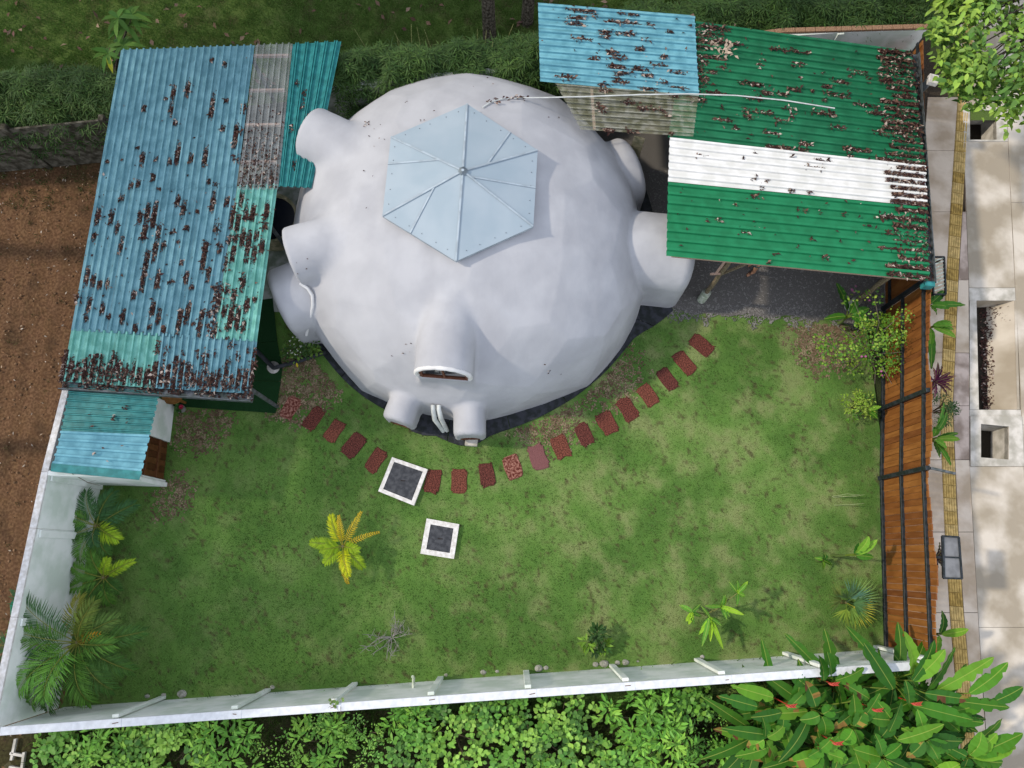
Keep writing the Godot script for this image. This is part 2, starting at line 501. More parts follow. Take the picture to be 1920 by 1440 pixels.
func dome_sdf(p: Vector3) -> float:
	var q := p - DC
	var r := sqrt(q.x * q.x + q.z * q.z)
	var y := maxf(q.y, 0.0)
	# the shell is a little fuller toward the lawn on the porch side
	var daz := atan2(q.z, q.x) - 0.60
	var rb := 4.12 * (1.0 + 0.052 * exp(-daz * daz / 0.22))
	var g := pow(pow(r / rb, 1.8) + pow(y / 3.52, 2.4), 0.476)
	var d := (g - 1.0) * 3.75
	if absf(d) < 0.5:
		# the plaster follows the flat triangles of the frame under it
		var w := Vector3(q.x / 4.12, q.y / 3.6, q.z / 4.12).normalized()
		var c := 0.0
		for n in facets:
			c = maxf(c, w.dot(n))
		d -= (1.0 / maxf(c, 0.9) - 1.012) * 1.5
	for v in vaults:
		var a: float = q.dot(v[0])
		if a < 1.0: continue
		var b: float = q.dot(v[1])
		var hw: float = v[3]
		if absf(b) > hw + 0.9: continue
		var s := arch(b, q.y, hw, v[4], v[5])
		var e: float = a - v[2]
		var rd: float = v[6]
		var q0 := s + rd; var q1 := e + rd
		var vd := Vector2(maxf(q0, 0), maxf(q1, 0)).length() + minf(maxf(q0, q1), 0.0) - rd
		d = smin(d, vd, v[7])
	# window recesses are cut into the dormers that have glass
	for v in recess:
		var a: float = q.dot(v[0])
		if a < v[2] - 0.6: continue
		var b: float = q.dot(v[1])
		var s := arch(b, q.y, v[3], v[4], v[5])
		var cut := maxf(s, v[2] - 0.26 - a)
		d = maxf(d, -cut)
	if absf(d) < 0.4:
		d -= nz.get_noise_3dv(p) * 0.012 + nz2.get_noise_3dv(p) * 0.005
	return d
var recess := []
var facets: Array[Vector3] = []

func dome_h(x: float, z: float) -> float:
	var lo := 0.0; var hi := 4.5
	for i in 22:
		var m := (lo + hi) * 0.5
		if dome_sdf(Vector3(x, m, z)) < 0.0: lo = m
		else: hi = m
	return lo

func window_in(house: Node3D, v: Array, hw: float, ah: float, ybot: float) -> void:
	# frame and pane standing in the recess of a dormer
	var d: Vector3 = v[0]; var s: Vector3 = v[1]
	var o: Vector3 = DC + d * (float(v[2]) - 0.045)
	var b := MB.new()
	var pts := []
	pts.append(o + s * hw + Vector3.UP * ybot)
	for k in 13:
		var a := PI * k / 12.0
		pts.append(o + s * hw * cos(a) + Vector3.UP * (ah + hw * sin(a)))
	pts.append(o - s * hw + Vector3.UP * ybot)
	for k in pts.size():
		b.bar(pts[k], pts[(k + 1) % pts.size()], 0.07, 0.06, d)
	b.bar(o + Vector3.UP * ybot, o + Vector3.UP * (ah + hw), 0.04, 0.05, d)
	var f := part("window", b, M.brown_frame, house)
	for sgn in [-1.0, 1.0]:
		var g := MB.new()
		var c := o + Vector3.UP * ybot
		var prev: Vector3 = o + s * hw * sgn * 0.97 + Vector3.UP * ybot
		for k in 7:
			var a := PI * 0.5 * k / 6.0
			var nx: Vector3 = o + s * sgn * maxf(hw * 0.97 * cos(a), 0.012) + Vector3.UP * (ah + hw * 0.97 * sin(a))
			g.tri(c + s * sgn * 0.012, prev, nx, d)
			prev = nx
		part("pane", g, M.glass, f)

func build_dome() -> void:
	nz.seed = 4; nz.frequency = 0.55; nz.fractal_octaves = 3
	nz2.seed = 9; nz2.frequency = 2.2; nz2.fractal_octaves = 2
	add_vault(-152, 3.80, 0.62, 2.24, 1.5, 0.10, 0.17)
	add_vault(163, 3.72, 0.60, 2.24, 1.40, 0.07, 0.15)
	add_vault(94.8, 3.72, 0.58, 2.42, 1.5, 0.05, 0.10)
	add_vault(157, 4.44, 0.78, 1.10, -0.5, 0.14, 0.07)
	add_vault(108.5, 4.58, 0.345, 0.78, 0.25, 0.10, 0.10)
	add_vault(88.5, 4.66, 0.345, 0.78, 0.25, 0.10, 0.10)
	add_vault(6.5, 5.12, 0.88, 1.08, -0.5, 0.26, 0.05)
	add_vault(-24.0, 4.26, 0.82, 0.85, -0.5, 0.16, 0.06)
	for k in 46:
		var yy := (k + 0.5) / 46.0
		var aa := k * 2.39996 + hrand(k) * 0.35
		var rr_ := sqrt(1.0 - yy * yy)
		facets.append(Vector3(cos(aa) * rr_, yy, sin(aa) * rr_))
	for k in [[2, 0.49, 2.37, 2.09], [4, 0.22, 0.42, 0.30], [5, 0.22, 0.42, 0.30]]:
		var v: Array = vaults[k[0]].duplicate()
		v[3] = k[1]; v[4] = k[2]; v[5] = k[3]
		recess.append(v)
	var house := thing("dome_house", "white plastered dome house with stubby dormers and a hexagonal skylight", "house", DC)
	var b := MB.new()
	net(b, dome_sdf, Vector3(-1.05, 1.0, -7.25), Vector3(0, 0, 1), 0.05, -0.1)
	part("shell", b, M.plaster, house)
	for v in recess:
		window_in(house, v, v[3] - 0.02, v[4], v[5] + 0.03)
	# painted lip round the mouth of the front dormer, broken white edge
	var f: Array = vaults[2]
	b = MB.new()
	var o: Vector3 = DC + f[0] * (f[2] - 0.005)
	var pp := []; var rad := []
	for k in 21:
		var a := PI * (k / 20.0 * 1.16 - 0.08)
		var w := 0.54
		pp.append(o + f[1] * w * cos(a) + Vector3.UP * (2.41 + w * sin(a)))
		rad.append(0.048 + 0.005 * sin(k * 2.7))
	b.tube(pp, rad, 6)
	part("mouth_rim", b, M.edge, house)
	# raised plaster strip over the arch beside the door
	b = MB.new()
	pp = []; rad = []
	for a in [[547, 537, 2.02], [549, 552, 1.98], [552, 570, 1.90], [557, 588, 1.75], [568, 602, 1.50], [580, 612, 1.2], [591, 618, 0.85]]:
		var q := P(a[0], a[1], a[2])
		# rest the strip on the shell
		var dn := (q - DC); dn.y = 0; dn = dn.normalized()
		for it in 12:
			q -= dn * (dome_sdf(q) - 0.015) * 0.8
		pp.append(q); rad.append(0.036)
	for it in 3:
		var sm2 := pp.duplicate()
		for k in range(1, pp.size() - 1): sm2[k] = (pp[k - 1] + pp[k] * 2.0 + pp[k + 1]) * 0.25
		pp = sm2
	b.tube(pp, rad, 8)
	part("drip_strip", b, M.edge, house)
	# vent pipes at the foot of the front
	for a in [[[812, 768, 1.0], [815, 786, 0.7], [831, 808, 0.12]], [[823, 768, 1.0], [827, 785, 0.75], [838, 807, 0.1]]]:
		b = MB.new()
		b.tube([P(a[0][0], a[0][1] - 8, a[0][2]), P(a[0][0], a[0][1], a[0][2]), P(a[1][0], a[1][1], a[1][2]), P(a[2][0], a[2][1], a[2][2])], [0.05, 0.05, 0.055, 0.05], 10)
		part("vent_pipe", b, M.pvc, house)
	# skylight
	var hb := 3.42
	var V := []
	for a in [[876, 195], [1008, 282], [1000, 425], [855, 490], [717, 405], [733, 257]]:
		V.append(P(a[0], a[1], hb))
	var A := P(868, 321, 3.86)
	var sky := MB.new()
	var curb := PackedVector2Array()
	for p in V:
		var q: Vector3 = A + (p - A) * 0.93
		curb.append(Vector2(q.x, q.z))
	sky.prism(curb, 2.95, hb - 0.035)
	var sk := part("skylight", sky, M.plaster, house)
	var subs := {0: [1, 911, 302, 958, 247], 1: [2, 884, 327, 1004, 353], 3: [4, 815, 353, 768, 438], 4: [5, 823, 301, 728, 309]}
	for i in 6:
		var v0: Vector3 = V[i]; var v1: Vector3 = V[(i + 1) % 6]
		var polys := []
		if subs.has(i):
			var u: Array = subs[i]
			var near_v: Vector3 = v1 if u[0] == (i + 1) % 6 else v0
			var far_v: Vector3 = v0 if u[0] == (i + 1) % 6 else v1
			var best := 0.0; var bd := 1e9
			for k in 60:
				var t := k / 60.0
				var q := A.lerp(near_v, t)
				var dd := (P(u[1], u[2], q.y) - q).length()
				if dd < bd: bd = dd; best = t
			var Q := A.lerp(near_v, best)
			bd = 1e9
			for k in 60:
				var t := k / 60.0
				var q := v0.lerp(v1, t)
				var dd := (P(u[3], u[4], hb) - q).length()
				if dd < bd: bd = dd; best = t
			var E := v0.lerp(v1, best)
			polys = [[Q, near_v, E], [A, Q, E, far_v]]
			var nn := (v1 - A).cross(v0 - A).normalized()
			if nn.y < 0: nn = -nn
			b = MB.new()
			b.bar(Q + nn * 0.014, E + nn * 0.014, 0.036, 0.02, nn, 0.006)
			part("rib", b, M.skytrim, sk)
		else:
			polys = [[A, v0, v1]]
		var n := (v1 - A).cross(v0 - A).normalized()
		if n.y < 0: n = -n
		for poly in polys:
			b = MB.new()
			var lift := n * 0.004
			for k in range(1, poly.size() - 1):
				b.tri(poly[0] + lift, poly[k] + lift, poly[k + 1] + lift, n)
				b.tri(poly[0] - n * 0.008, poly[k] - n * 0.008, poly[k + 1] - n * 0.008, -n)
			var cen := Vector3.ZERO
			for p in poly: cen += p / poly.size()
			for k in poly.size():
				var p0: Vector3 = poly[k]; var p1: Vector3 = poly[(k + 1) % poly.size()]
				b.quad(p0 - n * 0.008, p1 - n * 0.008, p1 + lift, p0 + lift, (p0 + p1) * 0.5 - cen)
			part("panel", b, M.skylight, sk)
		# turned-down edge, bolts along the eave
		b = MB.new()
		b.quad(v0 + Vector3(0, -0.012, 0), v1 + Vector3(0, -0.012, 0), v1 + Vector3(0, -0.06, 0), v0 + Vector3(0, -0.06, 0), (v0 + v1) * 0.5 - A)
		part("eave_flashing", b, M.skytrim, sk)
		b = MB.new()
		b.bar(A.lerp(v0, 0.02) + Vector3(0, 0.02, 0), v0 + Vector3(0, 0.016, 0), 0.042, 0.022, Vector3.UP, 0.008)
		part("rib", b, M.skytrim, sk)
		for k in 5:
			var e := v0.lerp(v1, 0.12 + 0.19 * k + (hrand(i * 9 + k) - 0.5) * 0.06)
			var q := e.lerp(A, 0.07) + n * 0.004
			b = MB.new()
			b.tube([q, q + n * 0.012], [0.008, 0.008], 6)
			part("bolt", b, M.bolt, sk)
	b = MB.new()
	b.tube([A + Vector3(0, 0.0, 0), A + Vector3(0, 0.03, 0), A + Vector3(0, 0.05, 0)], [0.10, 0.085, 0.03], 6)
	part("finial", b, M.skytrim, sk)
	# beige door leaf at the back porch
	b = MB.new()
	var d0 := P(1187, 262, 1.6); var d1 := P(1207, 268, 1.6)
	d0.y = 0.9; d1.y = 0.9
	b.box((d0 + d1) * 0.5, (d1 - d0) * 0.5, Vector3(0, 0.85, 0), (d1 - d0).cross(Vector3.UP).normalized() * 0.02)
	part("door", b, M.beige, house)
	# dark apron of separate slabs round the foot
	var prof := [[-30, 4.75], [0, 4.55], [12, 4.8], [17, 5.10], [22, 4.85], [28, 4.5], [36, 4.42], [50, 4.38], [62, 4.38], [72, 4.42], [82, 4.5], [88, 4.74], [93, 4.72], [98, 4.55], [104, 4.62], [108, 4.5], [114, 4.32], [125, 4.30], [140, 4.25], [160, 4.3], [215, 4.3]]
	var az := -30.0
	while az < 214.0:
		var step := 16.0 + 5.0 * hrand(int(az) + 77)
		var poly := PackedVector2Array()
		var a1 := minf(az + step, 215.0)
		var outer := []
		for k in 7:
			var t := az + 0.1 + (a1 - az - 0.2) * k / 6.0
			var r := 4.3
			for j in prof.size() - 1:
				if t >= prof[j][0] and t <= prof[j + 1][0]:
					r = lerpf(prof[j][1], prof[j + 1][1], (t - prof[j][0]) / (prof[j + 1][0] - prof[j][0]))
			outer.append(Vector2(DC.x + r * cos(deg_to_rad(t)), DC.z + r * sin(deg_to_rad(t))))
		for p in outer: poly.append(p)
		for k in 7:
			var t := a1 - 0.1 - (a1 - az - 0.2) * k / 6.0
			poly.append(Vector2(DC.x + 3.7 * cos(deg_to_rad(t)), DC.z + 3.7 * sin(deg_to_rad(t))))
		b = MB.new()
		b.prism(poly, 0.0, 0.045 + 0.004 * hrand(int(az)))
		part("apron_slab", b, M.slate, house)
		az += step
	# sill block by the front window
	b = MB.new()
	var sb := P(884, 829, 0.05)
	b.box(sb + Vector3(0, 0.0, 0), Vector3(0.14, 0, 0.01), Vector3(0, 0.06, 0), Vector3(-0.01, 0, 0.09), 0.01)
	solo("concrete_block", b, M.rim, "small weathered concrete block at the foot of the dome's front dormer", "block")

# ---------------------------------------------------------------- corrugated roofs
var litter_cols := [Color(0.060, 0.026, 0.021), Color(0.045, 0.020, 0.017), Color(0.075, 0.036, 0.028), Color(0.035, 0.018, 0.016), Color(0.10, 0.055, 0.040), Color(0.052, 0.022, 0.022), Color(0.06, 0.03, 0.026), Color(0.20, 0.13, 0.10), Color(0.46, 0.38, 0.33), Color(0.05, 0.03, 0.025)]

func bil(Q: Array, u: float, v: float) -> Vector3:
	return (Q[0] as Vector3).lerp(Q[1], u).lerp((Q[3] as Vector3).lerp(Q[2], u), v)

# one sheet; Q = top-left, top-right, bottom-right, bottom-left; ribs run top to bottom
func sheet(parent: Node3D, Q: Array, m: Material, pitch: float, kind: String, lift := 0.0, called := "roof_sheet", label := "") -> MeshInstance3D:
	var b := MB.new()
	var w: float = (Q[1] - Q[0]).length()
	var nn: Vector3 = ((Q[1] - Q[0]) as Vector3).cross(Q[3] - Q[0]).normalized()
	if nn.y < 0: nn = -nn
	var xs := []; var hs := []
	var ribs := maxi(1, int(round(w / pitch)))
	var pt := w / ribs
	for k in ribs:
		if kind == "trap":
			for e in [[0.0, 0.0], [0.36, 0.0], [0.41, 0.045], [0.61, 0.045], [0.66, 0.0]]:
				xs.append((k + e[0]) * pt); hs.append(e[1])
		elif kind == "deep":
			for e in [[0.0, 0.0], [0.28, 0.0], [0.33, 0.05], [0.43, 0.05], [0.46, 0.022], [0.54, 0.022], [0.57, 0.05], [0.67, 0.05], [0.72, 0.0]]:
				xs.append((k + e[0]) * pt); hs.append(e[1])
		elif kind == "wide":
			for e in [[0.0, 0.0], [0.50, 0.0], [0.57, 0.042], [0.83, 0.042], [0.90, 0.0]]:
				xs.append((k + e[0]) * pt); hs.append(e[1])
		else:
			for e in 8:
				xs.append((k + e / 8.0) * pt); hs.append(0.016 - 0.016 * cos(TAU * e / 8.0))
	xs.append(w); hs.append(0.0)
	var nv := 8
	var tone := 0.93 + 0.14 * hrand(int(absf(Q[0].x) * 97.0 + absf(Q[0].z) * 31.0))
	var grid := []
	for j in nv + 1:
		var row := []
		for i in xs.size():
			var p := bil(Q, xs[i] / w, float(j) / nv)
			row.append(p + nn * (hs[i] + lift + nz.get_noise_3dv(p * 1.6) * 0.009))
		grid.append(row)
	for j in nv:
		for i in xs.size() - 1:
			# the paint is chalked and bleached where the ribs are rubbed
			var worn_ := 1.0 + (0.16 if hs[i] > 0.03 and hs[i + 1] > 0.03 else 0.0) + 0.05 * (hrand(i * 7 + ribs) - 0.5)
			worn_ *= tone
			b.col = Color(worn_, worn_, worn_)
			b.quad(grid[j][i], grid[j][i + 1], grid[j + 1][i + 1], grid[j + 1][i], nn)
	return part(called, b, m, parent, label)

# a field of n sheets side by side
func sheets(parent: Node3D, Q: Array, n: int, m: Material, pitch: float, kind: String, lift := 0.0, called := "roof_sheet", label := "") -> void:
	for k in n:
		var a := float(k) / n; var c := float(k + 1) / n
		sheet(parent, [bil(Q, a, 0), bil(Q, c, 0), bil(Q, c, 1), bil(Q, a, 1)], m, pitch, kind, lift + (0.004 if k % 2 == 0 else 0.0), called, label)

func dead_leaf(b: MB, p: Vector3, nn: Vector3, along: Vector3, s: float, mess := 1.0) -> void:
	var pick := rng.randi() % 10
	b.col = litter_cols[pick] * rr(0.75, 1.25)
	var d := (along.rotated(nn, rr(-1.0, 1.0) * mess * 1.0) + nn * rr(-0.1, 0.4)).normalized()
	var up := (nn + Vector3(rr(-1, 1), rr(-0.2, 1), rr(-1, 1)) * 0.7).normalized()
	b.leaf(p + nn * rr(0.004, 0.03), d, up, s, s * rr(0.3, 0.55), rr(0.1, 0.9))

# leaves gathered in a valley between ribs
func clump(b: MB, Q: Array, u: float, v0: float, v1: float, width: float, dens: float, nn: Vector3, up_ := 0.012) -> void:
	var along: Vector3 = (bil(Q, u, 1) - bil(Q, u, 0)).normalized()
	var acr: Vector3 = (bil(Q, 1, v0) - bil(Q, 0, v0)).normalized()
	var ln := (bil(Q, u, v1) - bil(Q, u, v0)).length()
	var n := int(ln * dens * rr(0.4, 1.0)) + 3
	width *= rr(0.6, 1.2)
	for i in n:
		var t := (rng.randf() + rng.randf()) * 0.5 if ln < 0.6 else rng.randf()
		var p := bil(Q, u, lerpf(v0, v1, t)) + acr * rr(-0.5, 0.5) * width + nn * up_
		dead_leaf(b, p, nn, along, rr(0.03, 0.06) if i % 6 else rr(0.07, 0.12), 0.8 if i % 4 else 2.0)

func valley(Q: Array, pitch: float) -> int:
	return maxi(1, int(round(((Q[1] - Q[0]) as Vector3).length() / pitch)))

func build_left_roof() -> void:
	var pl := Vector3(2.038, 0.0, -0.035)
	var L := func(a: float, c: float) -> Vector3: return PL(a, c, pl)
	var roof := thing("carport_roof", "faded blue and mint corrugated metal lean-to roof strewn with dead leaves", "roof", L.call(300, 420) * Vector3(1, 0, 1))
	var qa := [L.call(228, 95), L.call(478, 86), L.call(444, 352), L.call(181, 360)]
	var qb := [L.call(181.5, 357), L.call(445, 349), L.call(400, 637), L.call(134, 620)]
	var qm := [L.call(446, 349), L.call(521, 346), L.call(482, 641), L.call(401, 636)]
	var qc := [L.call(134.5, 617), L.call(302, 626), L.call(289, 728), L.call(116, 715)]
	var qd := [L.call(302, 626), L.call(482.5, 638), L.call(470, 738), L.call(289, 728)]
	var qk := [L.call(480, 86), L.call(549, 83), L.call(522, 356), L.call(446, 358)]
	var qt := [L.call(549, 83), L.call(640, 78), L.call(584, 353), L.call(522, 350)]
	sheets(roof, qa, 4, M.blue, 0.145, "trap", 0.016)
	sheets(roof, qb, 4, M.blue, 0.145, "trap", 0.008)
	sheets(roof, qm, 1, M.mint, 0.145, "trap", 0.008, "roof_sheet", "faded mint green sheet")
	sheets(roof, qc, 2, M.mint, 0.145, "trap", 0.0, "roof_sheet", "faded mint green sheet")
	sheets(roof, qd, 3, M.blue, 0.145, "trap", 0.0)
	sheets(roof, qk, 1, M.clear, 0.145, "trap", 0.022, "roof_sheet", "clear plastic sheet")
	sheets(roof, qt, 1, M.teal, 0.2, "deep", 0.0, "roof_sheet", "dark teal sheet")
	# purlins and posts that carry it
	var dn := Vector3(0, -0.06, 0)
	for y in [105, 170, 235, 305, 400, 500, 600, 690]:
		var b := MB.new()
		var t: float = (y - 90.0) / 630.0
		var x0 := lerpf(226, 121, t); var x1 := lerpf(546, 472, t)
		b.bar(L.call(x0 + 6, y) + dn, L.call(x1 - 4, y - 4) + dn, 0.05, 0.07)
		part("purlin", b, M.pink_wood, roof)
	for a in [[240, 110], [470, 105], [128, 700], [455, 720], [180, 420], [490, 400]]:
		var b := MB.new()
		var p: Vector3 = L.call(a[0], a[1])
		b.tube([Vector3(p.x, 0, p.z), Vector3(p.x, p.y - 0.05, p.z)], [0.045, 0.045], 8)
		part("post", b, M.steel_grey, roof)
	# gutter
	var g0: Vector3 = L.call(113, 712) + Vector3(0, -0.03, 0.0); var g1: Vector3 = L.call(473, 736) + Vector3(0, -0.03, 0.0)
	var gd := (g1 - g0).normalized()
	var go := Vector3(-gd.z, 0, gd.x)
	if go.z < 0: go = -go
	var b := MB.new()
	b.bar(g0 + go * 0.09 + Vector3(0, -0.07, 0), g1 + go * 0.09 + Vector3(0, -0.07, 0), 0.2, 0.012)
	b.bar(g0 + go * 0.18 + Vector3(0, -0.01, 0), g1 + go * 0.18 + Vector3(0, -0.01, 0), 0.014, 0.12)
	b.bar(g0 - go * 0.02 + Vector3(0, -0.03, 0), g1 - go * 0.02 + Vector3(0, -0.03, 0), 0.012, 0.08)
	part("gutter", b, M.gutter, roof)
	# leaves
	var q := [qa[0], qa[1], qd[2], qc[3]]
	var nn := Vector3(0, 1, 0.035).normalized()
	b = MB.new()
	var nva := valley(qa, 0.145)
	for i in 165:
		var Q: Array = qa if i % 5 < 2 else qb
		var k := rng.randi() % (nva + 1)
		var u := float(k) / nva
		if rng.randf() > 0.25 + 1.1 * smoothstep(0.05, 0.75, u): continue
		var v := rng.randf()
		if Q == qa and rng.randf() > 0.25 + v: continue
		var ln := pow(rng.randf(), 1.3) * 0.15 + 0.02
		clump(b, Q, clampf(u, 0.02, 0.98), v, minf(v + ln, 0.99), 0.08, 260, nn, 0.02)
	for i in 46:
		var k := rng.randi() % 6
		var v := rng.randf()
		clump(b, qm, clampf(k / 6.0, 0.04, 0.96), v, minf(v + rr(0.03, 0.16), 0.99), 0.08, 260, nn, 0.02)
	for i in 26:
		var v := rng.randf() * 0.6
		clump(b, qd, float(rng.randi() % 13) / 12.0, v, v + rr(0.05, 0.3), 0.075, 90, nn)
	for i in 260:
		var Q: Array = [qa, qb, qb, qm][rng.randi() % 4]
		dead_leaf(b, bil(Q, rng.randf(), rng.randf()), nn, gd, rr(0.02, 0.09), 3.0)
	for e in [[qc, valley(qc, 0.145)], [qd, valley(qd, 0.145)]]:
		for k in int(e[1]) + 1:
			clump(b, e[0], clampf(float(k) / e[1], 0.01, 0.99), rr(0.36, 0.62), 0.99, 0.085, 560, nn)
	for k in 450:
		var t := rng.randf()
		if sin(t * 40.0) + sin(t * 23.0) > 1.1: continue
		dead_leaf(b, g0.lerp(g1, t) + go * rr(0.0, 0.13) + Vector3(0, -0.06, 0), Vector3.UP, gd, rr(0.04, 0.085))
	# on the plastic sheet they lie in a drift at its foot
	for k in 620:
		var v := 1.0 - absf(rng.randfn(0.0, 0.2))
		if v < 0.1 or v > 0.985: continue
		dead_leaf(b, bil(qk, rr(0.03, 0.97), v) + nn * 0.03, nn, go, rr(0.04, 0.09))
	for k in 8:
		clump(b, qt, [0.2, 0.4, 0.4, 0.6, 0.2, 0.8, 0.6, 0.4][k], 0.25 + 0.08 * k, 0.32 + 0.08 * k, 0.08, 80, nn)
	solo("leaf_litter", b, M.dead, "brown dead leaves caught in the ribs of the blue lean-to roof", "leaves", "", "stuff")

func build_right_roof() -> void:
	var pl := Vector3(2.84, -0.062, 0.0)
	var L := func(a: float, c: float) -> Vector3: return PL(a, c, pl)
	var roof := thing("terrace_roof", "corrugated roof of green, white and pale blue sheets beside the wooden gate", "roof", L.call(1450, 300) * Vector3(1, 0, 1))
	# ribs run left to right here: "top" edge of each quad is its left end
	var qb := [L.call(1012, 157), L.call(1008, 10), L.call(1300, 34), L.call(1308, 184)]
	var qk := [L.call(1088, 246), L.call(1040, 158), L.call(1308, 180), L.call(1298, 259)]
	var qg := [L.call(1252, 258), L.call(1290, 38), L.call(1708, 96), L.call(1733, 314)]
	var qw := [L.call(1252, 341), L.call(1255, 258), L.call(1733, 311), L.call(1736, 388)]
	var qn := [L.call(1249, 480), L.call(1252, 341), L.call(1736, 388), L.call(1741, 526)]
	sheets(roof, qb, 3, M.blue2, 0.15, "trap", 0.075, "roof_sheet", "pale blue sheet")
	sheets(roof, qk, 2, M.clear_dirty, 0.14, "trap", 0.055, "roof_sheet", "dirty see-through plastic sheet")
	sheets(roof, qg, 4, M.green, 0.17, "wide", 0.0, "roof_sheet", "dull green sheet")
	sheets(roof, qw, 1, M.white_sheet, 0.17, "wide", 0.012, "roof_sheet", "white sheet")
	sheets(roof, qn, 2, M.green2, 0.19, "wide", 0.004, "roof_sheet", "bright green sheet")
	var dn := Vector3(0, -0.05, 0)
	for a in [[1100, 25, 1115, 240], [1290, 45, 1290, 470], [1440, 75, 1460, 490], [1580, 95, 1610, 505], [1690, 110, 1722, 515]]:
		var b := MB.new()
		b.bar(L.call(a[0], a[1]) + dn, L.call(a[2], a[3]) + dn, 0.05, 0.07)
		part("purlin", b, M.pink_wood, roof)
	var b := MB.new()
	b.bar(L.call(1262, 474) + dn * 2.2, L.call(1735, 519) + dn * 2.2, 0.06, 0.09)
	part("beam", b, M.pink_wood, roof)
	# posts with white pipe sleeves
	for a in [Vector3(4.53, 0, -6.04), Vector3(8.02, 0, -5.85), Vector3(4.7, 0, -11.0), Vector3(8.6, 0, -10.6), Vector3(1.2, 0, -11.2)]:
		var top: float = 2.84 - 0.062 * a.x - 0.13
		b = MB.new()
		var pts := []; var rad := []
		for k in 9:
			pts.append(a + Vector3(0.008 * sin(k * 2.1), 0.02 + (top - 0.02) * k / 8.0, 0.008 * cos(k * 1.7)))
			rad.append(0.052 + (0.008 if k % 3 == 0 else 0.0))
		b.tube(pts, rad, 10)
		var po := part("post", b, M.bamboo, roof)
		b = MB.new()
		b.tube([a, a + Vector3(0, 0.5, 0), a + Vector3(0, 0.503, 0), a + Vector3(0, 0.46, 0)], [0.105, 0.105, 0.085, 0.08], 16)
		part("pipe_sleeve", b, M.pvc_dirty, po)
	b = MB.new()
	b.bar(Vector3(4.53, 1.55, -6.04), Vector3(5.25, 2.42, -6.10), 0.05, 0.05)
	part("brace", b, M.bamboo, roof)
	b = MB.new()
	b.bar(Vector3(4.42, 1.70, -6.02), Vector3(4.46, 2.45, -6.06), 0.05, 0.05)
	b.bar(Vector3(4.28, 1.7, -5.99), Vector3(4.5, 1.7, -6.0), 0.04, 0.04)
	part("brace", b, M.pink_wood, roof)
	# gutter along the low right end
	var g0: Vector3 = L.call(1712, 95) + Vector3(0, -0.05, 0); var g1: Vector3 = L.call(1742, 528) + Vector3(0, -0.05, 0)
	var gd := (g1 - g0).normalized()
	var go := Vector3(gd.z, 0, -gd.x)
	if go.x < 0: go = -go
	b = MB.new()
	b.bar(g0 + go * 0.06 + Vector3(0, -0.07, 0), g1 + go * 0.06 + Vector3(0, -0.07, 0), 0.22, 0.012)
	b.bar(g0 + go * 0.16 + Vector3(0, -0.02, 0), g1 + go * 0.16 + Vector3(0, -0.02, 0), 0.014, 0.11)
	b.bar(g0 - go * 0.04 + Vector3(0, -0.03, 0), g1 - go * 0.04 + Vector3(0, -0.03, 0), 0.012, 0.07)
	part("gutter", b, M.gutter, roof)
	b = MB.new()
	b.box(g1 + go * 0.05 + Vector3(0, -0.1, 0.02), go * 0.1, Vector3(0, 0.1, 0), gd * 0.05)
	part("gutter_end", b, M.teal, roof)
	# leaves
	var nn := Vector3(0.062, 1, 0).normalized()
	b = MB.new()
	for i in 40:
		var k := rng.randi() % 16
		var v := clampf(rng.randfn(0.47, 0.2), 0.08, 0.8)
		clump(b, qb, clampf((k + 0.0) / 16.0, 0.02, 0.98), v, v + rr(0.04, 0.17), 0.075, 230, nn, 0.085)
	for i in 13:
		var v := rng.randf() * 0.8 + 0.05
		clump(b, qk, float(rng.randi() % 9) / 9.0, v, v + rr(0.05, 0.16), 0.07, 210, nn, 0.07)
	for k in 16:   # against the lap with the green sheets
		clump(b, qg, 0.30 + 0.7 * k / 16.0, 0.03, 0.05 + rr(0.04, 0.13), 0.09, 190, nn)
	var ng := valley(qg, 0.17)
	for i in 95:
		var k := rng.randi() % ng
		var v := rr(0.05, 0.86)
		if i % 3 == 0: continue
		clump(b, qg, (k + 0.25) / ng, v, v + pow(rng.randf(), 2.0) * 0.11 + 0.015, 0.08, 220, nn)
	for i in 190:
		var Q: Array = [qg, qg, qn, qb][rng.randi() % 4]
		dead_leaf(b, bil(Q, rng.randf(), rng.randf()) + nn * (0.085 if Q == qb else 0.02), nn, gd, rr(0.02, 0.12), 3.0)
	for i in 14:
		var v := rr(0.08, 0.75)
		clump(b, qw, (float(rng.randi() % 5) + 0.2) / 5.0, v, v + rr(0.01, 0.06), 0.07, 90, nn)
	for i in 22:
		var v := rr(0.05, 0.85)
		clump(b, qn, (float(rng.randi() % 8) + 0.2) / 8.0, v, v + rr(0.005, 0.04), 0.07, 60, nn)
	for e in [[qg, ng], [qw, valley(qw, 0.17)], [qn, valley(qn, 0.19)]]:
		for k in int(e[1]):
			clump(b, e[0], (k + 0.25) / float(e[1]), 1.0 - rr(0.11, 0.20), 0.995, 0.08, 480, nn)
	for k in 260:
		dead_leaf(b, g0.lerp(g1, rng.randf()) + go * rr(-0.02, 0.12) + Vector3(0, -0.05, 0), Vector3.UP, gd, rr(0.04, 0.09))
	for k in 46:
		var c := bil(qg, 0.79, 0.165)
		b.col = Color(0.42, 0.34, 0.27) * rr(0.7, 1.2)
		b.leaf(c + Vector3(rr(-0.25, 0.25), 0.04, rr(-0.2, 0.2)), Vector3(rr(-1, 1), rr(0, 0.3), rr(-1, 1)).normalized(), Vector3(rr(-.4, .4), 1, rr(-.4, .4)), rr(0.09, 0.14), rr(0.05, 0.08), 0.3)
	solo("leaf_litter", b, M.dead, "brown dead leaves lying in the ribs of the green and white roof", "leaves", "", "stuff")
	# twigs, conduit
	b = MB.new()
	var cp := []
